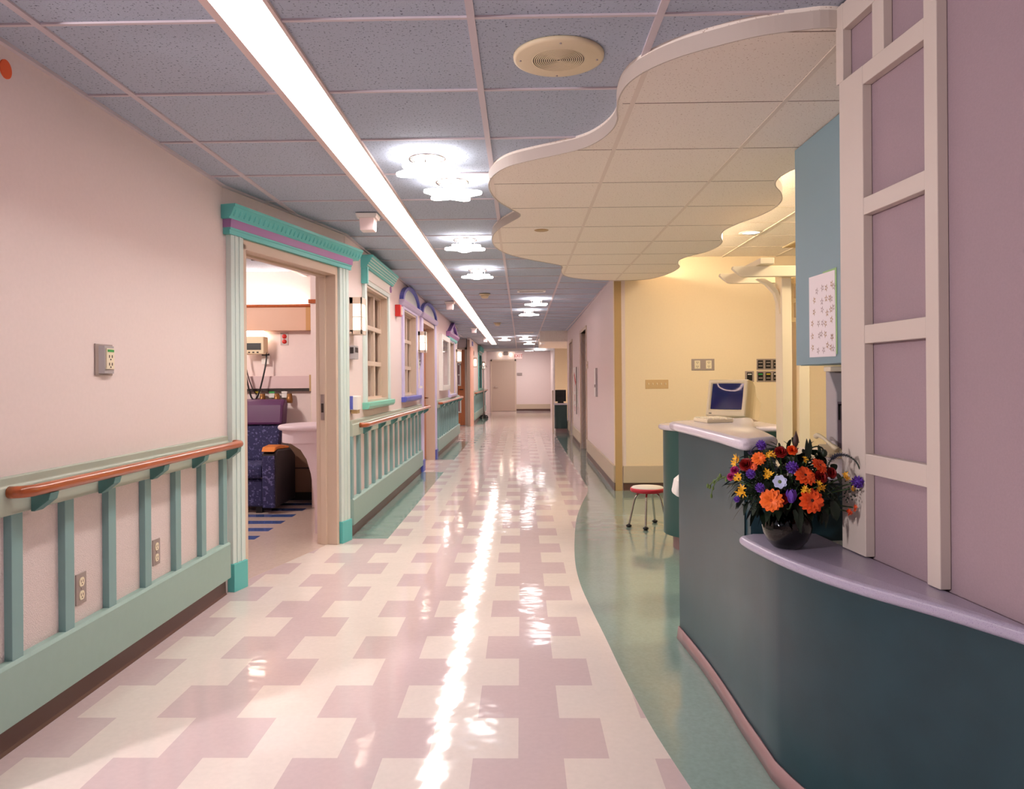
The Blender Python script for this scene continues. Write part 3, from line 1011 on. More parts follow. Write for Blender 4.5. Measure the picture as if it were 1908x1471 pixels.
# door 3: glazed wooden door facing up the corridor in the alcove
d3 = thing('door_3', 'wooden door with white barred glass panes in the alcove', 'door', (-1.98, 21.3, 0), None, 'structure')
mb = MB()
mb.box(-2.44, -2.38, 21.24, 21.4, 0, 2.2)
mb.box(-1.58, -1.51, 21.24, 21.4, 0, 2.2)
mb.box(-2.44, -1.51, 21.24, 21.4, 2.14, 2.2)
mb.build('door_frame', m_beige, d3)
MB().box(-1.487, -1.412, 20.86, 20.898, 0, 2.4).build('side_jamb', mat('beige_in_shade', (150, 126, 112), 0.5), d3)  # beige frame face turned from the light, its shade put into the colour
lf = MB()
lf.box(-2.38, -1.58, 21.30, 21.345, 0.01, 0.38)
lf.box(-2.38, -1.58, 21.30, 21.345, 0.82, 1.14)
lf.box(-2.38, -1.58, 21.30, 21.345, 2.02, 2.14)
for a, b in ((-2.38, -2.26), (-1.70, -1.58)):
    lf.box(a, b, 21.30, 21.345, 0.38, 0.82)
    lf.box(a, b, 21.30, 21.345, 1.14, 2.02)
leaf = lf.build('door_leaf', m_door_wood, d3)
m_dark_glass = mat('door_glass_dim', (150, 120, 124), 0.08)
for z0, z1, nb in ((0.38, 0.82, 1), (1.14, 2.02, 3)):
    p = MB().box(-2.26, -1.70, 21.318, 21.326, z0, z1).build('pane', m_dark_glass, leaf)
    mb = MB()
    for x in (-2.25, -1.98, -1.71):
        mb.box(x - 0.018, x + 0.018, 21.285, 21.32, z0, z1)
    for k in range(nb + 1):
        z = z0 + (z1 - z0) * k / nb
        mb.box(-2.268, -1.692, 21.285, 21.32, z - 0.018, z + 0.018)
    mb.build('glazing_bars', m_white, leaf)
MB().tube([(-1.64, 21.3, 1.02), (-1.64, 21.24, 1.02), (-1.74, 21.24, 1.02)], 0.012, 8).build('door_handle', m_black, leaf)

# door 4 on the end wall
d4 = thing('door_4', 'plain beige door in the far end wall', 'door', (-0.72, 31.0, 0), None, 'structure')
mb = MB()
mb.box(-1.25, -1.19, 30.96, 31.0, 0, 2.12)
mb.box(-0.26, -0.20, 30.96, 31.0, 0, 2.12)
mb.box(-1.25, -0.20, 30.96, 31.0, 2.06, 2.12)
mb.build('door_frame', m_beige, d4)
dl = MB().box(-1.188, -0.262, 30.972, 30.998, 0.012, 2.058).build('door_leaf', mat('door_beige', (192, 170, 154), 0.45), d4)
MB().tube([(-1.08, 30.97, 1.0), (-1.08, 30.91, 1.0), (-0.97, 30.91, 1.0)], 0.016, 8).build('door_handle', m_chrome, dl)

# recessed doorways of the right wall
for nm, s0, s1, z1, lab in (('door_5', 3.95, 5.3, 2.12, 'recessed doorway in the corridor wall, nearer of two'), ('door_6', 7.75, 8.75, 2.1, 'recessed doorway in the corridor wall, farther of two')):
    t = thing(nm, lab, 'door', RW.P((s0 + s1) / 2, 0, 0), None, 'structure')
    mb = MB()
    mb.fbox(RW, s0 - 0.05, s0, -0.13, 0.018, 0, z1 + 0.05)
    mb.fbox(RW, s1, s1 + 0.05, -0.13, 0.018, 0, z1 + 0.05)
    mb.fbox(RW, s0, s1, -0.13, 0.018, z1, z1 + 0.05)
    mb.build('door_frame', m_beige, t)
    dl = MB().fbox(RW, s0, s1, -0.12, -0.08, 0.01, z1).build('door_leaf', mat('door_beige', (192, 170, 154), 0.45), t)
    MB().tube([RW.P(s0 + 0.09, -0.08, 1.0), RW.P(s0 + 0.09, -0.03, 1.0), RW.P(s0 + 0.2, -0.03, 1.0)], 0.012, 8).build('door_handle', m_chrome, dl)
# ------------------------------------------------------------------ ceiling fixtures
t = thing('strip_light', 'long continuous fluorescent strip light recessed in the ceiling', 'light', (-0.88, 10.3, CEIL))
mb = MB()
mb.box(-0.985, -0.955, 1.7, 24.77, CEIL - 0.004, CEIL + 0.115)
mb.box(-0.789, -0.775, 1.7, 24.77, CEIL - 0.004, CEIL + 0.115)
mb.box(-0.985, -0.775, 1.67, 1.705, CEIL - 0.004, CEIL + 0.115)
mb.box(-0.985, -0.775, 24.755, 24.79, CEIL - 0.004, CEIL + 0.115)
mb.build('light_frame', mat('strip_trim', (222, 200, 196), 0.4), t)
MB().box(-0.955, -0.789, 1.7, 24.755, CEIL + 0.095, CEIL + 0.11).build('diffuser', m_strip, t)

STARS = [(-0.485, 3.98, 'star lamp on the ceiling nearest the camera', 20), (-0.397, 4.45, 'second star lamp, just behind the nearest one', -8), (-0.456, 6.283, 'third star lamp, level with the wavy soffit tip', 26), (-0.452, 8.012, 'fourth star lamp, short of the smoke detector', 26),
         (0.235, 11.04, 'star lamp just beyond the slot diffuser', 40), (0.135, 12.75, 'star lamp second beyond the slot diffuser', 10), (-0.439, 20.67, 'far star lamp beside the end of the strip light', 30), (0.117, 20.22, 'far star lamp between strip light and far soffit', 0),
         (0.253, 23.06, 'star lamp beyond the far soffit, near the ceiling tee', 15), (0.861, 23.37, 'star lamp beside the opening of the second station', 30), (0.29, 28.37, 'farthest star lamp, above the exit sign side', 0), (0.701, 27.94, 'farthest star lamp, on the right wall side', 20)]
STARS[-1] = STARS[-1][:2] + ('farthest star lamp, nearer the far corner wall', 20)


def star_poly(R, r, a0):
    pts = []
    for k in range(5):
        a = math.radians(a0 + 72 * k)
        for da in (-8, 0, 8):
            rr = R if da == 0 else R * 0.965
            pts.append((rr * math.cos(a + math.radians(da)), rr * math.sin(a + math.radians(da))))
        b = a + math.radians(36)
        pts.append((r * math.cos(b), r * math.sin(b)))
    return pts


for i, (x, y, lab, rot) in enumerate(STARS):
    t = thing('star_lamp', lab, 'light', (x, y, CEIL), 'star shaped ceiling lamps')
    MB().lathe([(0.086, -0.004), (0.098, -0.004), (0.098, -0.016), (0.086, -0.016), (0.086, -0.004)], (x, y, CEIL), 28).build('ceiling_ring', m_chrome, t)
    MB().lathe([(0.0, 0.0), (0.03, 0.0), (0.05, -0.03), (0.05, -0.05), (0.0, -0.058)], (x, y, CEIL), 20).build('lamp_bulb', m_star, t)
    MB().prism([(x + a, y + b) for a, b in star_poly(0.178, 0.115, rot)], CEIL - 0.088, CEIL - 0.070).build('star_glass', m_star, t, bev=0.005)
    for k in range(3):
        a = math.radians(120 * k + 30)
        pb = MB()
        pb.tube([(x + 0.085 * math.cos(a), y + 0.085 * math.sin(a), CEIL - 0.01), (x + 0.085 * math.cos(a), y + 0.085 * math.sin(a), CEIL - 0.072)], 0.004, 6)
        pb.build('mount_screw', m_chrome, t)

t = thing('ceiling_speaker', 'round cream ceiling speaker with perforated grille', 'speaker', (0.146, 2.772, CEIL))
sx, sy = 0.146, 2.772
MB().lathe([(0.095, -0.010), (0.155, -0.009), (0.165, -0.004), (0.166, 0.006), (0.0, 0.006)], (sx, sy, CEIL), 56).build('rim', m_cream_pl, t)
MB().lathe([(0, -0.0085), (0.096, -0.0085)], (sx, sy, CEIL), 40).build('grille_backing', mat('speaker_dark', (64, 54, 50), 0.7), t)
gr = MB()
for k in range(13):
    r = 0.006 + 0.0073 * k
    gr.lathe([(r, -0.008), (r, -0.0105), (r + 0.0037, -0.0105), (r + 0.0037, -0.008)], (sx, sy, CEIL), 44)
gr.build('grille', m_cream_pl, t)
sc_ = MB()
for k in range(4):
    a = math.pi / 2 * k
    sc_.lathe([(0, -0.013), (0.004, -0.012), (0.004, -0.008)], (sx + 0.14 * math.cos(a), sy + 0.14 * math.sin(a), CEIL), 8)
sc_.build('screws', m_steel, t)

for x, y, lab in ((-1.077, 5.35, 'nearest white call light hanging beside the strip light'), (-1.06, 11.33, 'second white call light, above the two arches'), (-1.046, 16.9, 'third white call light, above the violet gable'), (-0.98, 20.97, 'farthest white call light, above the door alcove')):
    t = thing('dome_light', lab, 'call light', (x, y, CEIL), 'white call lights beside the strip light')
    MB().extrude([(-0.075, -0.075), (0.075, -0.075), (0.075, 0.075), (-0.075, 0.075)], lambda a, b, q: Vector((x + a * (1 - q * 4), y + b * (1 - q * 4), CEIL - q)), 0.0, 0.028).build('flange', m_white, t)
    MB().extrude([(-0.055, -0.055), (0.055, -0.055), (0.055, 0.055), (-0.055, 0.055)], lambda a, b, q: Vector((x + a * (1 - q), y + b * (1 - q), CEIL - q)), 0.028, 0.115).build('lens', mat('call_lens', (244, 226, 226), 0.3, coat=0.3), t, bev=0.004)
for x, y, lab in ((-0.488, 10.3, 'cream smoke detector beside the strip light'), (-0.476, 15.5, 'smaller looking smoke detector farther down the ceiling')):
    t = thing('smoke_detector', lab, 'smoke detector', (x, y, CEIL), 'smoke detectors')
    MB().lathe([(0, 0), (0.075, 0), (0.075, -0.018), (0, -0.018)], (x, y, CEIL), 24).build('mounting_plate', m_cream_pl, t)
    MB().lathe([(0, -0.06), (0.035, -0.06), (0.052, -0.045), (0.058, -0.018), (0, -0.018)], (x, y, CEIL), 24).build('sensor_body', m_cream_pl, t)
for x0, x1, y, lab in ((-0.013, 0.303, 10.05, 'white slot air diffuser in the ceiling before the star lamps'), (-0.004, 0.288, 18.75, 'white slot air diffuser in the ceiling, far along')):
    t = thing('air_diffuser', lab, 'vent', ((x0 + x1) / 2, y, CEIL), 'slot diffusers')
    mb = MB()
    mb.box(x0 - 0.03, x1 + 0.03, y - 0.09, y - 0.05, CEIL - 0.008, CEIL + 0.01)
    mb.box(x0 - 0.03, x1 + 0.03, y + 0.05, y + 0.09, CEIL - 0.008, CEIL + 0.01)
    mb.box(x0 - 0.03, x0, y - 0.05, y + 0.05, CEIL - 0.008, CEIL + 0.01)
    mb.box(x1, x1 + 0.03, y - 0.05, y + 0.05, CEIL - 0.008, CEIL + 0.01)
    mb.build('vent_frame', m_white, t)
    MB().box(x0, x1, y - 0.05, y + 0.05, CEIL + 0.0, CEIL + 0.006).build('vent_slot', m_dark, t)
# in the soffit and the station ceiling
tag(MB().lathe([(0, -0.004), (0.048, -0.004), (0.055, 0.0), (0, 0.0)], (0.16, 5.66, CZ0), 24).build('sprinkler_cap', m_tan), 'small flat sprinkler cap in the soffit', 'sprinkler')
t = thing('recessed_downlight', 'round recessed downlight in the raised station ceiling', 'light', (2.20, 7.25, SCZ))
MB().lathe([(0.08, -0.006), (0.11, -0.004), (0.112, 0.0), (0.08, 0.0)], (2.20, 7.25, SCZ), 28).build('trim_ring', m_white, t)
MB().lathe([(0, -0.001), (0.08, -0.001)], (2.20, 7.25, SCZ), 28).build('lens', m_down, t)
t = thing('ceiling_register', 'louvred air register in the raised station ceiling', 'vent', (2.95, 7.9, SCZ))
MB().box(2.78, 3.16, 7.72, 8.08, SCZ - 0.008, SCZ).build('vent_frame', m_cream_pl, t)
mb = MB()
for k in range(7):
    mb.box(2.80, 3.14, 7.745 + k * 0.046, 7.767 + k * 0.046, SCZ - 0.012, SCZ - 0.006)
mb.build('louvre_slats', m_tan, t)


# ------------------------------------------------------------------ lanterns and small wall fittings
def sconce(F, s, z0, z1, lab, w=0.17, d=0.105):
    t = thing('wall_lantern', lab, 'wall lamp', F.P(s, 0, z0), 'lit wall lanterns along the left wall')
    MB().fbox(F, s - w / 2, s + w / 2, 0, 0.02, z0 + 0.02, z1).build('back_plate', m_beige, t)
    mb = MB()
    h = z1 - z0
    mb.fbox(F, s - w / 2, s + w / 2, 0, d, z1 - 0.055, z1)
    mb.fbox(F, s - w / 2, s + w / 2, 0, d, z0, z0 + 0.035)
    for a in (s - w / 2, s + w / 2 - 0.014):
        for b in (0.016, d - 0.014):
            mb.fbox(F, a, a + 0.014, b, b + 0.014, z0, z1)
    zm = z0 + 0.035 + (h - 0.09) * 0.5
    mb.fbox(F, s - w / 2, s + w / 2, d - 0.008, d - 0.001, zm - 0.004, zm + 0.004)
    mb.fbox(F, s - w / 2 + 0.001, s - w / 2 + 0.008, 0.02, d, zm - 0.004, zm + 0.004)
    mb.build('lantern_frame', m_beige, t, bev=0.002)
    MB().fbox(F, s - w / 2 + 0.006, s + w / 2 - 0.006, 0.02, d - 0.006, z0 + 0.03, z1 - 0.05).build('lantern_glass', m_sconce, t)


sconce(L2, 6.29, 1.66, 1.965, 'nearest lit lantern, between the open door and the grid window')
sconce(L2, 10.43, 1.66, 1.95, 'lit lantern beside the wooden door under the arch')
sconce(L2, 16.5, 1.66, 1.95, 'lit lantern before the door alcove')
sconce(L3, 22.25, 1.66, 1.95, 'lit lantern beyond the peach pilaster')
sconce(L3, 27.3, 1.66, 1.95, 'farthest lit lantern, beyond the turquoise window')

t = thing('wall_intercom', 'small grey intercom box below the nearest lantern', 'intercom', L2.P(6.24, 0, 1.45))
MB().fbox(L2, 6.17, 6.31, 0, 0.05, 1.455, 1.565).build('housing', m_grey, t, bev=0.003)
MB().fbox(L2, 6.166, 6.17, 0.012, 0.04, 1.50, 1.55).build('speaker_panel', m_dark, t)
MB().fbox(L2, 6.19, 6.29, 0.05, 0.053, 1.51, 1.55).build('display', m_dark, t)
t = thing('hand_gel_dispenser', 'white and blue dispenser on the wall left of the first window sill', 'dispenser', L2.P(6.25, 0, 1.03))
t['label'] = 'white and blue dispenser on the wall beside the turquoise window sill'
MB().fbox(L2, 6.18, 6.32, 0, 0.07, 1.035, 1.15).build('housing', m_white, t, bev=0.006)
MB().fbox(L2, 6.174, 6.182, 0.005, 0.03, 1.04, 1.15).build('side_stripe', m_peri, t)
MB().fbox(L2, 6.20, 6.30, 0.01, 0.06, 1.005, 1.036).build('drip_tray', m_tan, t)
t = thing('fire_alarm', 'red fire alarm strobe between the two windows', 'fire alarm', L2.P(8.55, 0, 2.01))
MB().fbox(L2, 8.47, 8.60, 0, 0.06, 2.0, 2.13).build('housing', m_red, t, bev=0.004)
MB().fbox(L2, 8.51, 8.56, 0.06, 0.075, 2.02, 2.11).build('strobe_lens', m_white, t)
t = thing('chart_pocket', 'pale blue wall pocket beside the periwinkle sill', 'holder', L2.P(10.44, 0, 1.06))
MB().fbox(L2, 10.36, 10.50, 0, 0.05, 1.07, 1.17).build('pocket', m_lilac, t, bev=0.003)
MB().fbox(L2, 10.38, 10.48, 0.01, 0.04, 1.17, 1.20).build('papers', m_white, t)
t = thing('door_sign', 'dark patterned card sign below the second lantern', 'sign', L2.P(10.44, 0, 1.45))
MB().fbox(L2, 10.37, 10.50, 0, 0.012, 1.45, 1.57).build('sign_plate', m_white, t)
mb = MB()
for a, b in ((0.02, 0.07), (0.07, 0.02), (0.035, 0.03), (0.09, 0.08)):
    mb.fbox(L2, 10.37 + a, 10.40 + a, 0.012, 0.014, 1.46 + b, 1.485 + b)
mb.build('sign_print', m_black, t)

t = thing('display_frame', 'large glass fronted white frame before the gabled window', 'frame', L2.P(13.7, 0, 1.1))
mb = MB()
mb.fbox(L2, 12.98, 13.10, 0, 0.06, 1.1, 2.08)
mb.fbox(L2, 14.32, 14.44, 0, 0.06, 1.1, 2.08)
mb.fbox(L2, 13.10, 14.32, 0, 0.06, 1.1, 1.19)
mb.fbox(L2, 13.10, 14.32, 0, 0.06, 1.99, 2.08)
mb.build('frame_border', m_white, t, bev=0.004)
MB().fbox(L2, 13.10, 14.32, 0, 0.012, 1.19, 1.99).build('pin_board', mat('frame_board', (200, 178, 168), 0.5), t)
MB().fbox(L2, 13.10, 14.32, 0.036, 0.040, 1.19, 1.99).build('glass_cover', m_glass, t)
mb = MB()
for k, (a, b) in enumerate(((13.25, 1.30), (13.6, 1.62), (13.95, 1.36), (13.3, 1.7))):
    mb.fbox(L2, a, a + 0.22, 0.012, 0.015, b, b + 0.2)
mb.build('paper_notes', m_white, t)
t = thing('room_plaque', 'small blue plaque high above the peach pilaster', 'sign', L3.P(22.0, 0, 2.28))
MB().fbox(L3, 21.8, 22.15, 0, 0.015, 2.28, 2.40).build('sign_plate', m_peri, t)
t = thing('wall_plaque', 'little brown framed plaque above the lantern beyond the pilaster', 'sign', L3.P(22.3, 0, 2.0))
MB().fbox(L3, 22.1, 22.45, 0, 0.02, 2.0, 2.16).build('sign_plate', m_tan, t)
MB().fbox(L3, 22.16, 22.39, 0.02, 0.023, 2.03, 2.13).build('sign_insert', m_dark, t)

# IV stand near the far wainscot
t = thing('drip_stand', 'metal drip stand on a dark wheeled base far down the corridor', 'stand', (-1.25, 25.2, 0))
MB().tube([(-1.25, 25.2, 0.08), (-1.25, 25.2, 1.75)], 0.022, 10).build('pole', m_plate, t)
MB().tube([(-1.37, 25.2, 1.70), (-1.34, 25.2, 1.76), (-1.25, 25.2, 1.75), (-1.16, 25.2, 1.76), (-1.13, 25.2, 1.70)], 0.012, 8).build('hook', m_plate, t)
for k in range(5):
    a = math.radians(72 * k + 20)
    ex, ey = -1.25 + 0.12 * math.cos(a), 25.2 + 0.28 * math.sin(a)
    lg = MB().tube([(-1.25, 25.2, 0.12), (ex, ey, 0.08)], 0.02, 8).build('leg', m_black, t)
    MB().ball((ex, ey, 0.035), 0.035, 10).build('caster', m_black, lg)

# end wall fittings
t = thing('exit_sign', 'red lettered EXIT sign high on the far end wall', 'sign', (-0.1, 30.98, 2.15))
MB().box(-0.245, 0.04, 30.93, 31.0, 2.15, 2.375).build('sign_box', mat('exit_box', (246, 214, 208), 0.4, emit=((1.0, 0.75, 0.7), 0.25)), t, bev=0.005)
text_mesh('exit_lettering', 'EXIT', m_red, t, (-0.1025, 30.928, 2.262), (1, 0, 0), (0, 0, 1), 0.17, 0.002)
t = thing('emergency_light', 'twin headed emergency light above the far door', 'light', (-0.62, 30.95, 2.3))
MB().box(-0.72, -0.52, 30.90, 31.0, 2.30, 2.44).build('battery_box', m_plate, t, bev=0.006)
for x in (-0.84, -0.42):
    MB().lathe([(0, 0.05), (0.055, 0.04), (0.07, -0.03), (0, -0.035)], (x, 30.90, 2.31), 16, (0, -1, -0.4)).build('lamp_head', m_down, t)
    MB().tube([(x, 30.92, 2.33), (-0.62, 30.94, 2.36)], 0.014, 6).build('lamp_bracket', m_plate, t)
t = thing('room_sign', 'small grey sign plate beside the far door', 'sign', (-0.06, 30.99, 1.47))
MB().box(-0.17, 0.04, 30.975, 31.0, 1.46, 1.57).build('sign_plate', m_plate, t)

# right wall fittings
t = thing('wall_dispenser', 'slim white wall panel with steel edge near the station corner', 'dispenser', RW.P(2.3, 0, 1.03))
MB().fbox(RW, 2.12, 2.40, 0, 0.022, 1.03, 1.43).build('housing', m_white, t, bev=0.004)
MB().fbox(RW, 2.09, 2.13, 0, 0.028, 1.025, 1.435).build('edge_rail', m_grey, t, bev=0.003)
MB().fbox(RW, 2.20, 2.25, 0.022, 0.034, 1.16, 1.20).build('latch', m_steel, t)
t = thing('door_number_sign', 'small pale sign beside the nearer recessed doorway', 'sign', RW.P(3.78, 0, 1.45))
MB().fbox(RW, 3.70, 3.86, 0, 0.012, 1.45, 1.57).build('sign_plate', m_beige, t)
MB().fbox(RW, 3.72, 3.84, 0.012, 0.014, 1.49, 1.53).build('sign_insert', m_tan, t)
t = thing('extinguisher_cabinet', 'white fire extinguisher cabinet with red lettering between the doorways', 'cabinet', RW.P(6.6, 0, 0.72))
MB().fbox(RW, 6.02, 7.2, 0, 0.03, 0.74, 1.52).build('cabinet_frame', m_white, t, bev=0.004)
MB().fbox(RW, 6.02, 6.16, 0.03, 0.036, 0.60, 1.52).build('cabinet_edge', m_dark, t)
text_mesh('red_lettering', 'F\nI\nR\nE', m_red, t, RW.P(6.62, 0.032, 1.0), -Vector((RW.t[0], RW.t[1], 0)), (0, 0, 1), 0.2, 0.001)
MB().fpoly(RW, [(6.25, 1.22), (6.75, 1.42), (6.85, 1.36), (6.42, 1.16)], 0.031, 0.034).build('red_arrow', m_red, t)

# ------------------------------------------------------------------ second station, far right
t = thing('far_counter', 'dark rounded counter of the second station far down the corridor', 'counter', (0.95, 18.28, 0))
fp = [(0.95 + 0.15 * math.cos(a), 18.30 + 0.13 * math.sin(a)) for a in [math.pi + math.pi / 2 * k / 8 for k in range(9)]] + [(1.10, 18.17), (1.10, 18.38), (0.80, 18.38)]
MB().prism([(0.82 + (x - 0.80) * 0.93, y + 0.015 if y < 18.3 else y - 0.005) for x, y in fp], 0.0, 0.10).build('kick_base', m_base_mauve, t)
MB().prism(fp, 0.10, 0.67).build('counter_body', mat('far_counter_dark', (52, 72, 72), 0.35), t)
MB().prism([(x - 0.025 if x < 1.0 else x, y - 0.025 if y < 18.33 else y) for x, y in fp], 0.67, 0.71).build('counter_top', m_counter, t)
t = thing('far_monitor', 'black computer monitor on the far counter', 'monitor', (0.94, 18.3, 0.71))
MB().box(0.82, 1.08, 18.26, 18.33, 0.75, 1.03).build('screen_housing', m_black, t, bev=0.01)
MB().box(0.88, 1.02, 18.24, 18.36, 0.71, 0.76).build('base', m_black, t)
tag(MB().box(0.74, 0.772, 18.10, 18.17, 0.0, 1.02).build('counter_end_post', m_beige), 'slim pale post at the edge of the far counter', 'post')

# ------------------------------------------------------------------ reception desk
Z_TALL, Z_LOW, Z_IN = 1.06, 0.73, 0.93
desk = thing('reception_desk', 'teal nurse station desk with curved front and lavender counters', 'desk', (0.95, 2.7, 0))


def offset_poly(poly, d):
    """moves each vertex of a counter clockwise outline inwards by d"""
    out = []
    k = len(poly)
    for i in range(k):
        p0, p1, p2 = Vector(poly[i - 1]), Vector(poly[i]), Vector(poly[(i + 1) % k])
        e1, e2 = (p1 - p0).normalized(), (p2 - p1).normalized()
        n1, n2 = Vector((-e1.y, e1.x)), Vector((-e2.y, e2.x))
        b = (n1 + n2)
        b = b / max(0.4, b.dot(n1)) if b.length > 1e-6 else n1
        q = p1 + b * d
        out.append((q.x, q.y))
    return out


def ccw(p):
    a = sum(p[i][0] * p[(i + 1) % len(p)][1] - p[(i + 1) % len(p)][0] * p[i][1] for i in range(len(p)))
    return p if a > 0 else p[::-1]


def slab(nm, poly, z0, z1, m, par, r=0.018):
    """a counter top with a rounded nosing all round"""
    poly = ccw(poly)
    h = (z1 - z0) / 2
    r = min(r, h)
    prof = [(r, z0)] + [(r - r * math.sin(math.pi * k / 8), (z0 + z1) / 2 - h * math.cos(math.pi * k / 8)) for k in range(1, 8)] + [(r, z1)]
    mb = MB()
    rings = []
    for d, z in prof:
        rings.append([mb.bm.verts.new((x, y, z)) for x, y in offset_poly(poly, d)])
    k = len(poly)
    for a, b in zip(rings, rings[1:]):
        for i in range(k):
            mb.bm.faces.new((a[i], a[(i + 1) % k], b[(i + 1) % k], b[i])).smooth = True
    mb.bm.faces.new(rings[0][::-1])
    mb.bm.faces.new(rings[-1])
    return mb.build(nm, m, par, smooth=50)


low_front = [(0.747, 2.62), (0.747, 2.56), (0.758, 2.46), (0.773, 2.36), (0.795, 2.25), (0.834, 2.12), (0.885, 1.995), (0.938, 1.895), (0.985, 1.805), (1.025, 1.715), (1.060, 1.63), (1.084, 1.53)]
XW = lambda y: 1.229 - 0.075 * y - 0.004
low_front = [(p.x, p.y) for p in smooth_path([(a, b, 0) for a, b in low_front], 3)]
low_poly = low_front + [(XW(1.53), 1.53), (XW(1.62), 1.62), (XW(2.02), 2.02), (XW(2.48), 2.48), (1.03, 2.66), (0.80, 2.66)]
slab('low_counter_top', low_poly, 0.695, Z_LOW, m_counter_lav, desk, 0.017)
body = [(0.768, 3.72), (0.790, 3.35), (0.797, 3.0), (0.794, 2.72), (0.797, 2.52)] + [(x + 0.030, y + 0.012) for x, y in low_front if y < 2.42 and x + 0.036 < XW(y + 0.012)] + [(XW(1.52), 1.52), (XW(1.62), 1.62), (XW(2.02), 2.02), (XW(2.4), 2.4), (1.03, 2.66), (0.93, 2.70), (0.93, 3.4), (0.93, 3.74)]
sm = [(p.x, p.y) for p in smooth_path([(a, b, 0) for a, b in body[:5]], 3)] + body[5:]
lowb = MB().prism(sm, 0.055, 0.70)
lowb.build('desk_body', m_desk, desk, smooth=35)
tallb = [(0.768, 3.72), (0.790, 3.35), (0.797, 3.0), (0.794, 2.72), (0.930, 2.79), (1.00, 3.2), (1.0, 3.74)]
MB().prism([(p.x, p.y) for p in smooth_path([(a, b, 0) for a, b in tallb[:4]], 3)] + tallb[4:], 0.699, Z_TALL - 0.045).build('tall_body', m_desk, desk, smooth=35)
MB().prism([(0.80, 2.665), (1.04, 2.665), (1.30, 2.70), (1.30, 2.76), (0.93, 2.80), (0.80, 2.74)], 0.699, Z_IN - 0.03).build('back_panel', m_desk, desk)
kick = []
for x, y in [q for q in sm if not (q[0] > 0.92 and q[1] > 2.0) and not (q[0] > XW(q[1]) - 0.01)]:
    kick.append((x, y))
ki = MB()
kk = kick
for a, b in zip(kk, kk[1:]):
    d = Vector((b[0] - a[0], b[1] - a[1])).normalized()
    nrm = Vector((d.y, -d.x))
    if nrm.x > 0:
        nrm = -nrm
    ki.faces([Vector((a[0] + nrm.x * 0.012, a[1] + nrm.y * 0.012, 0)), Vector((b[0] + nrm.x * 0.012, b[1] + nrm.y * 0.012, 0)), Vector((b[0] + nrm.x * 0.004, b[1] + nrm.y * 0.004, 0.06)), Vector((a[0] + nrm.x * 0.004, a[1] + nrm.y * 0.004, 0.06))], [(0, 1, 2, 3)], True)
bmesh.ops.remove_doubles(ki.bm, verts=ki.bm.verts, dist=0.006)
ki.build('kick_base', m_base_mauve, desk, solid=0.008)
tall_top = [(0.735, 3.78), (0.735, 3.66), (0.755, 3.35), (0.765, 3.0), (0.762, 2.70), (0.775, 2.665), (0.80, 2.66), (0.912, 2.745), (0.935, 2.78), (1.031, 3.328), (1.235, 4.05), (1.22, 4.11), (1.02, 4.0), (0.80, 3.86)]
slab('tall_counter_top', tall_top, Z_TALL - 0.045, Z_TALL, m_counter, desk, 0.022)
MB().prism([(1.0, 3.2), (1.20, 4.02), (1.02, 3.95), (0.95, 3.7)], 0.9, Z_TALL - 0.045).build('counter_bracket', m_desk, desk)
slab('inner_desk_top', [(0.98, 2.66), (1.66, 2.66), (1.66, 3.75), (1.05, 3.75), (0.98, 2.9)], Z_IN - 0.03, Z_IN, m_counter, desk, 0.012)
MB().prism([(1.34, 2.80), (1.64, 2.80), (1.64, 3.70), (1.34, 3.70)], 0.0, Z_IN - 0.03).build('inner_cabinet', m_desk_round, desk)

# white rounded piece past the far edge of the desk
ch = thing('desk_chair', 'white rounded chair back showing past the far edge of the teal desk', 'chair', (1.1, 4.3, 0))
(MB().extrude([(0.855, 0.63), (0.865, 0.612), (0.90, 0.605), (1.05, 0.605), (1.05, 0.725), (0.90, 0.725), (0.87, 0.70)], lambda a, b, q: Vector((a, q, b)), 4.24, 4.36).build('backrest', m_white, ch, bev=0.02))
MB().box(0.96, 1.34, 4.12, 4.50, 0.40, 0.46).build('seat', m_white, ch, bev=0.03)
MB().tube([(0.98, 4.30, 0.62), (0.98, 4.30, 0.44)], 0.02, 8).build('back_post', m_chrome, ch)
MB().tube([(1.15, 4.31, 0.41), (1.15, 4.31, 0.05)], 0.025, 10).build('column', m_chrome, ch)
MB().lathe([(0, 0.0), (0.20, 0.0), (0.20, 0.02), (0.03, 0.05), (0, 0.05)], (1.15, 4.31, 0), 20).build('base', m_black, ch)

# back desk with rounded end
bd = thing('station_desk', 'rounded green ended desk behind the tall counter carrying the monitor', 'desk', (1.6, 5.7, 0))
bdp = [(1.37 + 0.30 * math.cos(a), 5.72 + 0.30 * math.sin(a)) for a in [math.pi / 2 + math.pi * k / 18 for k in range(19)]] + [(1.86, 5.42), (1.86, 6.02)]
MB().prism(offset_poly(ccw(bdp), 0.07), 0.0, 0.115).build('kick_base', m_base_mauve, bd)
MB().prism(bdp, 0.115, 0.89).build('desk_body', m_desk_round, bd, smooth=40)
slab('desk_top', offset_poly(ccw(bdp), -0.035), 0.89, 0.93, m_counter, bd, 0.02)

# CRT monitor on the back desk
mx, my, mz = 1.50, 5.62, 0.93
mon = thing('crt_monitor', 'cream tube monitor with dark blue screen on the back desk', 'monitor', (mx, my, mz))
fw = Vector((-0.68, -0.70, 0.20)).normalized()
rt = Vector((0, 0, 1)).cross(-fw).normalized() * -1
upv = rt.cross(fw) * -1
if upv.z < 0:
    upv = -upv
if rt.x < 0:
    rt = -rt
mc = Vector((mx - 0.04, my - 0.20, mz + 0.205))


def MP(a, b, q):
    return mc + rt * a + upv * b + fw * q


def ring(w, h, q, dz=0.0):
    return [MP(-w, -h + dz, q), MP(w, -h + dz, q), MP(w, h + dz, q), MP(-w, h + dz, q)]


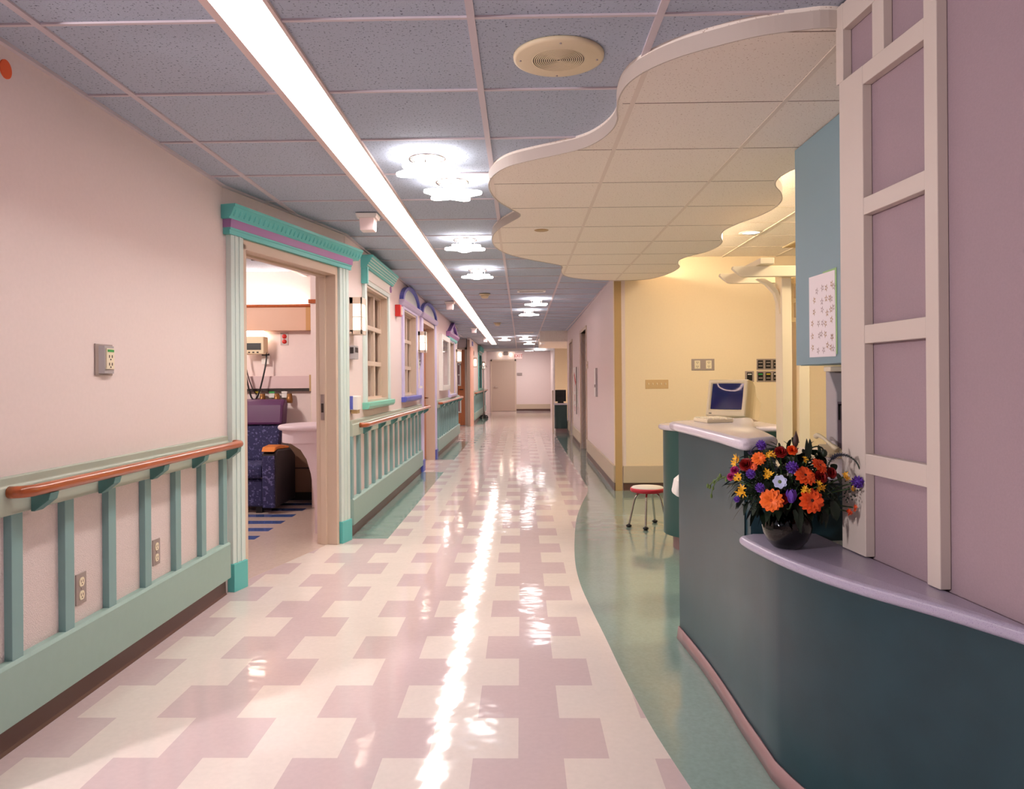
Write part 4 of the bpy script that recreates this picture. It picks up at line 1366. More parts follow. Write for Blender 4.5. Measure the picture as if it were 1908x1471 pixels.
secs = [ring(0.150, 0.128, 0.0), ring(0.155, 0.133, -0.012), ring(0.155, 0.133, -0.07), ring(0.145, 0.120, -0.13, -0.01), ring(0.105, 0.088, -0.24, -0.03), ring(0.098, 0.070, -0.33, -0.05)]
mb = MB()
rr = [[mb.bm.verts.new(p) for p in r] for r in secs]
for a, b in zip(rr, rr[1:]):
    for i in range(4):
        mb.bm.faces.new((a[i], a[(i + 1) % 4], b[(i + 1) % 4], b[i]))
mb.bm.faces.new(rr[-1])
fi = [mb.bm.verts.new(p) for p in ring(0.128, 0.100, 0.0, 0.010)]
fj = [mb.bm.verts.new(p) for p in ring(0.124, 0.096, -0.010, 0.010)]
for i in range(4):
    mb.bm.faces.new((rr[0][i], rr[0][(i + 1) % 4], fi[(i + 1) % 4], fi[i]))
    mb.bm.faces.new((fi[i], fi[(i + 1) % 4], fj[(i + 1) % 4], fj[i]))
mb.bm.faces.new(fj[::-1])
mb.build('monitor_housing', m_cream_pl, mon, bev=0.006)
sb = MB()
g = [[sb.bm.verts.new(MP(-0.125 + 0.25 * i / 8, 0.010 - 0.097 + 0.194 * j / 8, -0.009 + 0.010 * (1 - ((i - 4) / 4) ** 2) * (1 - ((j - 4) / 4) ** 2))) for j in range(9)] for i in range(9)]
for i in range(8):
    for j in range(8):
        sb.bm.faces.new((g[i][j], g[i + 1][j], g[i + 1][j + 1], g[i][j + 1])).smooth = True
sb.build('screen', mat('screen_blue', (30, 34, 84), 0.06, coat=0.5), mon)
MB().extrude([(-0.125, -0.118), (-0.105, -0.118), (-0.105, -0.113), (-0.125, -0.113)], lambda a, b, q: MP(a, b, q), 0.0, 0.003).build('badge', m_black, mon)
MB().lathe([(0, 0.0), (0.115, 0.0), (0.12, 0.012), (0.085, 0.03), (0.07, 0.075), (0, 0.08)], (mx + 0.02, my - 0.10, mz), 28).build('swivel_base', m_cream_pl, mon)

t = thing('keyboard', 'flat cream keyboard lying on the tall counter', 'keyboard', (0.95, 3.72, Z_TALL))
kp = [(0.88, 3.60), (1.02, 3.66), (1.00, 3.86), (0.86, 3.80)]
MB().prism(kp, Z_TALL, Z_TALL + 0.016).build('keyboard_case', m_cream_pl, t, bev=0.003)
mb = MB()
for i in range(4):
    for j in range(9):
        u, v = (i + 0.5) / 4, (j + 0.5) / 9
        px = kp[0][0] + (kp[1][0] - kp[0][0]) * u + (kp[3][0] - kp[0][0]) * v
        py = kp[0][1] + (kp[1][1] - kp[0][1]) * u + (kp[3][1] - kp[0][1]) * v
        mb.box(px - 0.011, px + 0.011, py - 0.008, py + 0.008, Z_TALL + 0.016, Z_TALL + 0.021)
mb.build('keys', m_ivory, t)

# stool
stl = thing('stool', 'low round stool with red rimmed white seat and four bent legs', 'stool', (1.085, 6.56, 0))
sxx, syy = 1.085, 6.56
MB().lathe([(0, 0.322), (0.135, 0.322), (0.140, 0.332), (0.130, 0.342), (0, 0.346)], (sxx, syy, 0), 36).build('seat_cushion', m_white, stl)
MB().lathe([(0, 0.298), (0.138, 0.298), (0.147, 0.306), (0.149, 0.322), (0.143, 0.334), (0.134, 0.334), (0.134, 0.320), (0, 0.320)], (sxx, syy, 0), 36).build('seat_rim', mat('vinyl_red', (204, 46, 66), 0.35), stl)
for a in (255, 195, 330, 60):
    ca, sa = math.cos(math.radians(a)), math.sin(math.radians(a))
    pth = smooth_path([(sxx + 0.04 * ca, syy + 0.04 * sa, 0.292), (sxx + 0.085 * ca, syy + 0.085 * sa, 0.284), (sxx + 0.118 * ca, syy + 0.118 * sa, 0.24), (sxx + 0.150 * ca, syy + 0.150 * sa, 0.12), (sxx + 0.175 * ca, syy + 0.175 * sa, 0.02)], 4)
    lg = MB().tube(pth, 0.0095, 8).build('leg', m_chrome, stl)
    MB().ball((sxx + 0.176 * ca, syy + 0.176 * sa, 0.014), 0.026, 12, (1, 1, 0.55)).build('foot_pad', m_black, lg)

# ------------------------------------------------------------------ station wall plates
t = thing('double_outlet', 'grey double outlet plate high on the cream station wall', 'outlet', SB.P(1.0, 0, 1.37))
plate('cover_plate', SB, 0.869, 1.129, 1.366, 1.497, 0, m_plate, t)
for s in (0.935, 1.064):
    q = MB().fbox(SB, s - 0.032, s + 0.032, 0.005, 0.009, 1.385, 1.478).build('receptacle', m_ivory, t, bev=0.002)
    mb = MB()
    for zz in (1.455, 1.41):
        mb.fbox(SB, s - 0.011, s - 0.006, 0.009, 0.0105, zz - 0.004, zz + 0.01)
        mb.fbox(SB, s + 0.006, s + 0.011, 0.009, 0.0105, zz - 0.004, zz + 0.01)
        mb.fbox(SB, s - 0.003, s + 0.003, 0.009, 0.0105, zz - 0.016, zz - 0.009)
    mb.build('slot_print', m_dark, q)
t = thing('switch_plate', 'tan plate of five toggle switches on the station wall', 'switch', SB.P(0.475, 0, 1.16))
plate('cover_plate', SB, 0.345, 0.606, 1.16, 1.264, 0, mat('plate_tan', (206, 176, 132), 0.45), t)
for k in range(5):
    s = 0.380 + 0.048 * k
    MB().fbox(SB, s - 0.006, s + 0.006, 0.005, 0.018, 1.205, 1.228).build('toggle', m_cream_pl, t, bev=0.002)


def data_plate(s, z, lab, marks, w=0.086, h=0.124):
    t = thing('data_plate', lab, 'wall plate', SB.P(s, 0, z - h / 2), 'black faced plates beside the pergola')
    plate('cover_plate', SB, s - w / 2, s + w / 2, z - h / 2, z + h / 2, 0, m_plate, t)
    MB().fbox(SB, s - 0.030, s + 0.030, 0.005, 0.009, z - 0.046, z + 0.046).build('black_face', m_black, t, bev=0.002)
    for dz, c in marks:
        MB().fbox(SB, s - 0.022, s + 0.022, 0.009, 0.0105, z + dz - 0.006, z + dz + 0.006).build('label_strip', c, t)


m_yel = mat('print_yellow', (220, 200, 60), 0.5)
for k, lab in enumerate(('black faced plate, upper row, nearest the monitor side', 'black faced plate in the middle of the upper row', 'black faced plate, upper row, touching the pergola post')):
    data_plate(1.648 + 0.087 * k, 1.430, lab, [(0.02, m_plate), (-0.018, m_plate)])
for k, (lab, c) in enumerate((('black faced plate with green strip, lower row', m_green), ('black faced plate with yellow strip, lower row', m_yel), ('black faced plate with white strip beside the pergola post, lower row', m_white))):
    data_plate(1.648 + 0.087 * k, 1.292, lab, [(0.026, c), (-0.018, m_plate)])
data_plate(1.525, 1.292, 'single black faced plate set apart above the monitor', [(0.026, m_white)], 0.10)

# ------------------------------------------------------------------ pergola
pg = thing('pergola', 'cream wooden pergola with lattice standing behind the desk', 'pergola', (1.82, 5.1, 0))
m_pg = mat('paint_pergola_cream', (242, 226, 192), 0.45)
for x0, x1 in ((1.735, 1.80), (1.845, 1.915)):
    for y0 in ((5.06,) if x0 > 1.8 else (5.06,)):
        MB().box(x0, x1, y0, y0 + 0.13, 0.0, 2.010).build('post', m_pg, pg, bev=0.004)


def beam(y, z, x0, x1):
    pts = [(x0 + 0.07, z - 0.035), (x1, z - 0.035), (x1, z + 0.035), (x0, z + 0.035), (x0 - 0.005, z + 0.018), (x0 + 0.02, z - 0.005), (x0 + 0.055, z - 0.03)]
    MB().extrude(pts, lambda a, b, q: Vector((a, q, b)), y - 0.02, y + 0.02).build('beam', m_pg, pg, bev=0.003)


beam(5.34, 1.972, 1.40, 3.0)
beam(5.02, 1.975, 1.40, 3.0)
for x in (1.60, 2.05, 2.5):
    MB().box(x - 0.045, x + 0.045, 4.93, 5.45, 2.012, 2.052).build('rafter', m_pg, pg, bev=0.004)
br = [(1.74, 1.70), (1.74, 1.74), (1.70, 1.84), (1.64, 1.905), (1.585, 1.935), (1.62, 1.935), (1.68, 1.915), (1.735, 1.86)]
MB().extrude([(1.745, 1.70), (1.745, 1.78), (1.725, 1.85), (1.68, 1.91), (1.635, 1.937), (1.585, 1.937), (1.645, 1.90), (1.70, 1.84), (1.722, 1.77), (1.728, 1.70)], lambda a, b, q: Vector((a, q, b)), 5.09, 5.14).build('curved_brace', m_pg, pg)
for z in (1.79, 1.66):
    MB().box(1.78, 1.90, 5.10, 5.125, z - 0.014, z + 0.014).build('lattice_rung', m_pg, pg)
MB().box(1.812, 1.832, 5.11, 5.13, 1.66, 1.94).build('lattice_upright', m_pg, pg)
MB().tube([(1.90, 5.12, 1.80), (1.86, 5.12, 1.88), (1.80, 5.12, 1.93)], 0.011, 8).build('lattice_brace', m_pg, pg)

# ------------------------------------------------------------------ upper cabinet, poster, machine, phone
t = thing('wall_cabinet', 'tall blue grey upper cabinet hanging below the soffit', 'cabinet', (1.53, 3.2, 1.33))
MB().box(1.372, 1.72, 2.78, 3.74, 1.33, 2.388).build('cabinet_body', m_cab, t, bev=0.002)
for y0, y1 in ((2.782, 3.738),):
    MB().box(1.350, 1.372, y0, y1, 1.332, 2.386).build('cabinet_panel', m_cab, t, bev=0.002)
t = thing('paper_notice', 'white paper dotted with brown star drawings on the cabinet', 'poster', (1.348, 3.41, 1.365))
PF = Fr(1.349, 0, 0, 1, -1, 0)
MB().fpoly(PF, [(3.262, 1.362), (3.555, 1.366), (3.556, 1.738), (3.268, 1.733)], 0.001, 0.003).build('sheet', mat('paper_white', (240, 232, 236), 0.6), t)
MB().fpoly(PF, [(3.250, 1.372), (3.40, 1.372), (3.40, 1.742), (3.254, 1.742)], 0.0, 0.001).build('backing_sheet', mat('paper_green', (150, 190, 130), 0.6), t)
m_doodle = mat('doodle_brown', (168, 132, 92), 0.7)
m_doodle2 = mat('doodle_grey', (170, 150, 150), 0.7)
rnd = random.Random(3)
for mm, cols in ((m_doodle, (3.31, 3.36, 3.505)), (m_doodle2, (3.29, 3.40, 3.45))):
    mb = MB()
    for c in cols:
        for k in range(6):
            if rnd.random() < 0.2:
                continue
            s, z = c + rnd.uniform(-0.014, 0.014), 1.405 + k * 0.053 + rnd.uniform(-0.012, 0.012)
            a0 = rnd.uniform(0, 72)
            for j in range(5):
                a = math.radians(a0 + 72 * j)
                b = a + math.radians(36)
                p1 = (s + 0.018 * math.cos(a), z + 0.018 * math.sin(a))
                p2 = (s + 0.007 * math.cos(b), z + 0.007 * math.sin(b))
                p3 = (s + 0.0040 * math.cos(b), z + 0.0040 * math.sin(b))
                p4 = (s + 0.010 * math.cos(a), z + 0.010 * math.sin(a))
                mb.fpoly(PF, [p1, p2, p3, p4], 0.003, 0.0034)
                b2 = a - math.radians(36)
                mb.fpoly(PF, [p1, (s + 0.007 * math.cos(b2), z + 0.007 * math.sin(b2)), (s + 0.0040 * math.cos(b2), z + 0.0040 * math.sin(b2)), p4], 0.003, 0.0034)
    mb.build('star_doodle_print', mm, t)

mc_ = thing('desktop_machine', 'grey desktop machine with cream lid and dark front panel below the cabinet', 'machine', (1.54, 3.42, Z_IN))
x0, x1, yf, yb = 1.385, 1.70, 3.355, 3.47
MB().extrude([(yf, Z_IN), (yf, 1.205), (yb - 0.03, 1.30), (yb, 1.30), (yb, Z_IN)], lambda a, b, q: Vector((q, a, b)), x0, x1).build('housing', m_grey, mc_, bev=0.005)
MB().box(x0 - 0.008, x1 + 0.004, yb - 0.07, yb + 0.004, 1.298, 1.322).build('lid', m_ivory, mc_, bev=0.005)
MB().box(x0 + 0.004, x1 - 0.02, yf - 0.006, yf - 0.001, Z_IN + 0.03, 1.165).build('front_panel', mat('machine_panel', (120, 104, 112), 0.4), mc_)
mb = MB()
mb.box(x0 + 0.006, x0 + 0.013, yf - 0.009, yf - 0.006, 1.085, 1.155)
mb.box(x0 + 0.006, x1 - 0.03, yf - 0.009, yf - 0.006, 1.148, 1.155)
mb.build('black_outline_print', m_black, mc_)
MB().ball((x0 + 0.034, yf - 0.008, 1.075), 0.016, 14, (1, 1, 1)).build('dial', m_black, mc_)
MB().box(x0 + 0.05, x0 + 0.06, yf + 0.01, yf + 0.03, 1.225, 1.262).build('latch', m_black, mc_)
MB().box(x0 + 0.004, x1 - 0.02, yf - 0.006, yf - 0.001, Z_IN, Z_IN + 0.03).build('base_strip', m_dark, mc_)

ph = thing('telephone', 'cream desk telephone beside the grey machine', 'telephone', (1.34, 3.30, Z_IN))
MB().extrude([(3.24, Z_IN), (3.36, Z_IN), (3.36, Z_IN + 0.05), (3.24, Z_IN + 0.018)], lambda a, b, q: Vector((q, a, b)), 1.305, 1.380).build('phone_body', m_cream_pl, ph, bev=0.005)
MB().tube(smooth_path([(1.292, 3.36, Z_IN + 0.078), (1.302, 3.345, Z_IN + 0.088), (1.318, 3.31, Z_IN + 0.072), (1.336, 3.27, Z_IN + 0.044), (1.345, 3.25, Z_IN + 0.032)], 3), [0.007, 0.012, 0.012, 0.010, 0.008, 0.007, 0.007, 0.007, 0.008, 0.010, 0.012, 0.012, 0.009], 10).build('handset', m_cream_pl, ph)
mb = MB()
for i in range(3):
    for j in range(4):
        mb.box(1.345 + i * 0.011, 1.352 + i * 0.011, 3.26 + j * 0.02, 3.272 + j * 0.02, Z_IN + 0.02 + 0.0052 * j, Z_IN + 0.030 + 0.0054 * j)
mb.build('keypad', m_ivory, ph)
MB().tube(smooth_path([(1.34, 3.25, Z_IN + 0.02), (1.36, 3.22, Z_IN + 0.006), (1.32, 3.20, Z_IN + 0.006), (1.35, 3.18, Z_IN + 0.006)], 4), 0.004, 6).build('cord', m_cream_pl, ph)

# ------------------------------------------------------------------ trellis on the lavender partition
tr = thing('wall_trellis', 'cream painted trellis frame on the lavender partition', 'trellis', TW.P(TS(2.2), 0, 0.73))
m_tr = mat('paint_trellis_cream', (200, 188, 178), 0.45)
D_ = 0.030
MB().fbox(TW, TS(2.287), TS(2.427), 0.001, D_, Z_LOW + 0.002, 2.205).build('wide_stile', m_tr, tr, bev=0.002)
MB().fbox(TW, TS(2.401), TS(2.445), 0.001, D_, 2.205, CEIL).build('upper_stile', m_tr, tr, bev=0.002)
MB().fbox(TW, TS(1.932), TS(1.986), 0.001, D_, Z_LOW + 0.002, CEIL).build('narrow_stile', m_tr, tr, bev=0.002)
for a, b in ((0.983, 1.042), (1.372, 1.427), (1.757, 1.808), (2.148, 2.205)):
    MB().fbox(TW, TS(1.986), TS(2.287), 0.001, D_ - 0.001, a, b).build('rail', m_tr, tr, bev=0.002)
MB().fbox(TW, TS(2.287), TS(2.401), 0.001, D_ - 0.001, 2.15, 2.205).build('rail', m_tr, tr, bev=0.002)
MB().fbox(TW, TS(1.986), TS(2.401), 0.001, D_ - 0.001, 2.365, CEIL - 0.002).build('top_rail', m_tr, tr, bev=0.002)
MB().fbox(TW, TS(2.175), TS(2.235), 0.001, D_ - 0.002, 2.205, 2.365).build('mullion', m_tr, tr, bev=0.002)
# ------------------------------------------------------------------ vase and flowers
VX, VY = 0.844, 2.428
m_vase = mat('smoky_glass', (84, 90, 80), 0.0, trans=1.0, ior=1.46)
prof = [(0.0, 0.003), (0.030, 0.003), (0.036, 0.0), (0.044, 0.004), (0.062, 0.025), (0.074, 0.05), (0.077, 0.068), (0.072, 0.092), (0.058, 0.112), (0.051, 0.122), (0.053, 0.132), (0.0505, 0.1325), (0.0485, 0.122), (0.055, 0.110), (0.069, 0.090), (0.0735, 0.068), (0.070, 0.052), (0.058, 0.029), (0.040, 0.010), (0.0, 0.009)]
vs = MB().lathe(prof, (VX, VY, Z_LOW + 0.0005), 48).build('vase', m_vase)
tag(vs, 'round smoky glass bowl vase on the low lavender counter', 'vase')
CB = Vector((0.85, 2.44, 0.925))
MOUTH = Vector((VX, VY, 0.86))
m_stem = mat('stem_green', (52, 78, 38), 0.5)
m_leaf = mat('leaf_dark_green', (18, 34, 18), 0.5, mottle=(30, 0.25))
m_leaf2 = mat('leaf_olive', (88, 110, 50), 0.5)
m_or = mat('petal_orange', (242, 108, 26), 0.5, mottle=(60, 0.1))
m_or2 = mat('petal_coral', (232, 84, 26), 0.5)
m_rd = mat('petal_red', (136, 20, 18), 0.5, mottle=(60, 0.15))
m_yl = mat('petal_yellow', (226, 168, 30), 0.5)
m_pu = mat('petal_purple', (96, 56, 160), 0.6, mottle=(90, 0.2))
m_bl = mat('petal_pale_blue', (196, 204, 236), 0.5)
m_mg = mat('petal_magenta', (170, 44, 110), 0.5)
m_ctr = mat('flower_centre_dark', (60, 30, 16), 0.8)
m_ctr2 = mat('flower_centre_orange', (190, 70, 14), 0.8)


def stem(root, c, nrm, m=None, r=0.0022):
    k = random.uniform(-1, 1)
    foot = Vector((VX + (VX - c.x) * 0.10, VY + (VY - c.y) * 0.10, Z_LOW + 0.035 + 0.02 * abs(k)))
    mid = Vector((MOUTH.x + max(-0.024, min(0.024, (c.x - MOUTH.x) * 0.3)), MOUTH.y + max(-0.024, min(0.024, (c.y - MOUTH.y) * 0.3)), MOUTH.z - 0.008))
    nr = c - nrm * 0.03
    MB().tube(smooth_path([foot, mid, mid.lerp(nr, 0.6) + Vector((0, 0, 0.008)), c - nrm * 0.004], 4), r, 6).build('stem', m or m_stem, root)


def flower_root(name, lab, c, group):
    return thing(name, lab, 'flower', c, group)


def frame(nrm):
    u = nrm.orthogonal().normalized()
    return u, nrm.cross(u)


def gerbera(p, R, lab, col=None, nrm=None):
    c = Vector(p)
    n0 = (c - CB).normalized()
    nrm = (n0 * 0.7 + Vector((-0.2, -0.9, 0.15)) * 0.6).normalized() if nrm is None else Vector(nrm).normalized()
    r_ = flower_root('gerbera', lab, c, 'gerberas in the vase')
    u, w = frame(nrm)
    mb = MB()
    for ringi, (cnt, ln, lift) in enumerate(((13, 1.0, 0.10), (12, 0.84, 0.26), (10, 0.55, 0.42))):
        for k in range(cnt):
            a = 2 * math.pi * (k + 0.5 * ringi) / cnt + random.uniform(-0.05, 0.05)
            o = u * math.cos(a) + w * math.sin(a)
            L_ = R * ln * random.uniform(0.92, 1.05)
            mb.petal(c + o * R * 0.12 + nrm * (0.001 + 0.002 * ringi), o, nrm, L_ * 0.9, L_ * 0.50, lift * random.uniform(0.6, 1.4), 0.18, 0.6, 4)
    mb.build('petals', col or m_or, r_, normals=False)
    MB().ball(c + nrm * 0.003, R * 0.20, 12, (1, 1, 0.45), nrm).build('flower_centre', m_ctr2 if col is None else m_ctr, r_)
    stem(r_, c, nrm)
    return r_


def bloom(p, R, lab, m, name, grp):
    """a full rounded bloom of overlapping petals"""
    c = Vector(p)
    nrm = (c - CB).normalized()
    nrm = (nrm + Vector((0, -0.5, 0.2))).normalized()
    r_ = flower_root(name, lab, c, grp)
    u, w = frame(nrm)
    mb = MB()
    for lay in range(4):
        cnt = 7 - lay
        for k in range(cnt):
            a = 2 * math.pi * (k + 0.5 * lay) / cnt + random.uniform(-0.1, 0.1)
            o = u * math.cos(a) + w * math.sin(a)
            f = 1 - lay * 0.22
            mb.petal(c + o * R * 0.15 * f + nrm * (-R * 0.3), (o * f + nrm * (0.5 + lay * 0.3)).normalized(), nrm, R * (0.95 + 0.08 * lay), R * 0.95, 0.15, 0.35, 0.8, 4)
    mb.build('petals', m, r_, normals=False)
    stem(r_, c, nrm)
    return r_


def pompon(p, R, lab, m=None, name='statice', grp='purple flowers in the vase'):
    c = Vector(p)
    nrm = (c - CB).normalized()
    r_ = flower_root(name, lab, c, grp)
    mb = MB()
    for k in range(46):
        z = 1 - 2 * (k + 0.5) / 46
        a = k * 2.39996
        d = Vector((math.sqrt(1 - z * z) * math.cos(a), math.sqrt(1 - z * z) * math.sin(a), z))
        mb.petal(c + d * R * 0.45, d, d.orthogonal(), R * 0.6, R * 0.45, 0.2, 0.2, 0.7, 2)
    mb.ball(c, R * 0.62, 8)
    mb.build('petals', m or m_pu, r_, normals=False)
    stem(r_, c, nrm)
    return r_


def spray(p, R, lab, m=None, name='alstroemeria', grp='yellow flowers in the vase'):
    """a sprig of small open starry flowers"""
    c = Vector(p)
    n0 = ((c - CB).normalized() + Vector((0, -0.4, 0.1))).normalized()
    r_ = flower_root(name, lab, c, grp)
    u, w = frame(n0)
    mb = MB()
    for j in range(3):
        a = 2 * math.pi * j / 3 + random.uniform(-0.5, 0.5)
        cc = c + (u * math.cos(a) + w * math.sin(a)) * R * 0.45 + n0 * random.uniform(-0.2, 0.4) * R
        nn = (n0 + u * random.uniform(-0.6, 0.6) + w * random.uniform(-0.6, 0.6)).normalized()
        uu, ww = frame(nn)
        for k in range(6):
            b = 2 * math.pi * k / 6
            o = uu * math.cos(b) + ww * math.sin(b)
            mb.petal(cc, (o + nn * 0.55).normalized(), nn, R * random.uniform(0.65, 0.95), R * 0.30, 0.1, 0.15, 0.35, 3)
    mb.build('petals', m or m_yl, r_, normals=False)
    stem(r_, c, n0)
    return r_


gerbera((0.746, 2.280, 0.905), 0.036, 'orange gerbera hanging low over the vase rim, on the desk side')
gerbera((0.861, 2.266, 0.906), 0.038, 'open orange gerbera with dark eye over the vase rim, on the trellis side', m_or2, (0.05, -1, 0.12))
gerbera((0.843, 2.270, 0.979), 0.033, 'orange gerbera in the middle above the open dark eyed one', m_or2, (0.15, -0.8, 0.65))
gerbera((0.892, 2.285, 1.007), 0.027, 'orange gerbera tucked high toward the curved dark spike', m_or2, (0.4, -0.6, 0.6))
gerbera((0.720, 2.312, 1.026), 0.022, 'small orange gerbera at the top on the desk side', None, (-0.3, -0.8, 0.45))
gerbera((0.702, 2.312, 1.000), 0.014, 'half closed orange gerbera just below the small top one', m_or2, (-0.4, -0.8, 0.2))
bloom((0.684, 2.323, 1.007), 0.022, 'dark red bloom on the desk side behind the half closed orange one', m_rd, 'red_bloom', 'red blooms in the vase')
bloom((0.784, 2.308, 1.046), 0.020, 'dark red bloom on top under the dark pointed bud', m_rd, 'red_bloom', 'red blooms in the vase')
bloom((0.818, 2.305, 1.052), 0.017, 'second red bloom on top, next to the pointed bud stem', m_or2, 'red_bloom', 'red blooms in the vase')
bloom((0.894, 2.278, 0.974), 0.021, 'dark red bloom below the high orange gerbera', m_rd, 'red_bloom', 'red blooms in the vase')
bloom((0.785, 2.285, 0.908), 0.017, 'dark red bloom peeping from behind the low desk side gerbera', m_rd, 'red_bloom', 'red blooms in the vase')
bloom((0.930, 2.290, 0.985), 0.018, 'small dark red bloom farthest toward the trellis', m_rd, 'red_bloom', 'red blooms in the vase')
for q, R, lab in (((0.662, 2.340, 1.015), 0.020, 'yellow starry sprig at the upper desk side edge'), ((0.664, 2.323, 0.965), 0.019, 'yellow starry sprig below the magenta flowers'), ((0.668, 2.318, 0.926), 0.019, 'lowest yellow starry sprig on the desk side'), ((0.739, 2.288, 0.980), 0.018, 'yellow starry sprig beside the pale blue flower'),
                  ((0.751, 2.305, 1.036), 0.016, 'yellow sprig beside the small top orange gerbera'), ((0.884, 2.268, 0.949), 0.017, 'yellow sprig between the two big dark eyed orange flowers'), ((0.842, 2.262, 0.938), 0.014, 'thin yellow sprig above the vase between the two low gerberas'), ((0.969, 2.292, 0.972), 0.014, 'yellow sprig near the trellis, upper of two'), ((0.990, 2.295, 0.936), 0.013, 'yellow sprig near the trellis, lower of two'), ((0.850, 2.290, 1.023), 0.012, 'small yellow sprig near the top of the bunch')):
    spray(q, R, lab)
for q, R, lab in (((0.693, 2.305, 0.981), 0.015, 'round purple flower below the dark red desk side bloom'), ((0.716, 2.290, 0.941), 0.015, 'round purple flower above the low desk side gerbera'), ((0.809, 2.280, 1.003), 0.019, 'broad purple flower in the middle of the bunch'), ((1.012, 2.300, 0.955), 0.019, 'big purple flower beside the trellis'), ((0.656, 2.325, 0.901), 0.010, 'tiny purple flower lowest on the desk side'), ((0.733, 2.330, 1.066), 0.016, 'pale purple flower rising highest on the desk side')):
    pompon(q, R, lab)
# tulip shaped purple flower
c = Vector((0.803, 2.272, 0.916))
r_ = flower_root('lisianthus', 'closed purple cup flower between the two low gerberas', c, 'purple flowers in the vase')
mb = MB()
for k in range(6):
    a = 2 * math.pi * k / 6
    o = Vector((math.cos(a), math.sin(a), 0))
    mb.petal(c + o * 0.003 - Vector((0, 0, 0.018)), (Vector((0, 0, 1)) + o * 0.35).normalized(), o, 0.042, 0.018, 0.25, 0.4, 0.4, 4)
mb.build('petals', m_pu, r_, normals=False)
stem(r_, c - Vector((0, 0, 0.016)), Vector((0, 0, 1)))
# pale blue anemone
c = Vector((0.770, 2.275, 0.960))
n_ = Vector((-0.25, -0.9, 0.25)).normalized()
r_ = flower_root('anemone', 'pale blue and white flower with green eye in the middle front', c, 'blue flowers in the vase')
u, w = frame(n_)
mb = MB()
for lay in range(2):
    for k in range(7):
        a = 2 * math.pi * (k + 0.5 * lay) / 7
        mb.petal(c + n_ * 0.002 * lay, u * math.cos(a) + w * math.sin(a), n_, 0.021 - 0.003 * lay, 0.015, 0.35, 0.1, 0.9, 4)
mb.build('petals', m_bl, r_, normals=False)
MB().ball(c + n_ * 0.003, 0.006, 10, (1, 1, 0.6), n_).build('flower_centre', m_leaf2, r_)
stem(r_, c, n_)
bloom((0.653, 2.335, 0.988), 0.015, 'magenta flower at the desk side edge, upper of two', m_mg, 'freesia', 'magenta flowers in the vase')
bloom((0.642, 2.340, 0.968), 0.013, 'magenta flower at the desk side edge, lower of two', m_mg, 'freesia', 'magenta flowers in the vase')
spray((0.984, 2.300, 0.866), 0.013, 'coral flower hanging lowest beside the trellis', m_or2, 'alstroemeria', 'coral flowers in the vase')
spray((1.003, 2.305, 0.877), 0.011, 'smaller coral flower beside the lowest hanging one', m_or2, 'alstroemeria', 'coral flowers in the vase')


def spike(pts, lab, n, r0, m, cname='florets'):
    path = smooth_path(pts, 8)
    r_ = flower_root('veronica_spike', lab, path[0], 'spikes and buds in the vase')
    mb = MB()
    for i, p in enumerate(path):
        t = i / (len(path) - 1)
        ax = (path[min(i + 1, len(path) - 1)] - path[max(i - 1, 0)]).normalized()
        u, w = frame(ax)
        for k in range(5):
            a = 2 * math.pi * k / 5 + i * 0.7
            o = u * math.cos(a) + w * math.sin(a)
            rr = r0 * (1 - 0.75 * t)
            mb.petal(p, (o + ax * 0.4).normalized(), ax, rr, rr * 0.35, 0.1, 0.1, 0.3, 2)
    mb.build(cname, m, r_, normals=False)
    MB().tube(path, 0.0018, 6).build('stem', m_stem, r_)
    stem(r_, path[0], (path[1] - path[0]).normalized())
    return r_


m_spike = mat('spike_dark_blue', (38, 38, 62), 0.6)
spike([(0.915, 2.292, 0.995), (0.930, 2.292, 1.024), (0.955, 2.300, 1.037), (0.985, 2.305, 1.034), (1.012, 2.310, 1.015), (1.026, 2.318, 0.992)], 'dark curved flower spike arching toward the trellis', 30, 0.013, m_spike)
spike([(0.700, 2.34, 1.035), (0.715, 2.34, 1.058), (0.745, 2.335, 1.068), (0.775, 2.33, 1.060)], 'dusky purple spike arching over the top on the desk side', 20, 0.011, mat('spike_violet', (70, 54, 110), 0.6))
# dark pointed bud
c = Vector((0.836, 2.323, 1.078))
r_ = flower_root('lily_bud', 'dark pointed bud standing highest in the bunch', c, 'spikes and buds in the vase')
MB().lathe([(0.0, -0.022), (0.006, -0.012), (0.009, 0.0), (0.007, 0.012), (0.0, 0.032)], c, 10, (0.03, 0, 1)).build('bud', mat('bud_dark', (62, 40, 34), 0.5), r_)
stem(r_, c - Vector((0, 0, 0.02)), Vector((0, 0, 1)))
# thin leafy tendril on the desk side
pth = smooth_path([(0.690, 2.34, 0.945), (0.655, 2.36, 0.957), (0.625, 2.375, 0.963), (0.600, 2.39, 0.945), (0.590, 2.395, 0.93)], 4)
r_ = flower_root('tendril', 'thin green budded tendril reaching out past the desk corner', pth[0], 'spikes and buds in the vase')
mb = MB()
mb.tube(pth, 0.0016, 6)
mb.tube(smooth_path([(0.632, 2.37, 0.962), (0.61, 2.38, 0.95), (0.598, 2.385, 0.925), (0.594, 2.385, 0.905)], 3), 0.0014, 6)
mb.build('stem', m_leaf2, r_)
mb = MB()
for p in pth[6::2]:
    mb.ball(p + Vector((random.uniform(-.006, .006), 0, random.uniform(-.008, .006))), 0.0045, 8, (1, 1, 1.7))
mb.ball((0.594, 2.385, 0.902), 0.004, 8, (1, 1, 2))
mb.ball((0.599, 2.385, 0.926), 0.004, 8, (1, 1, 1.7))
mb.build('buds', m_leaf2, r_)
stem(r_, pth[0], Vector((-0.6, 0, 0.3)).normalized())
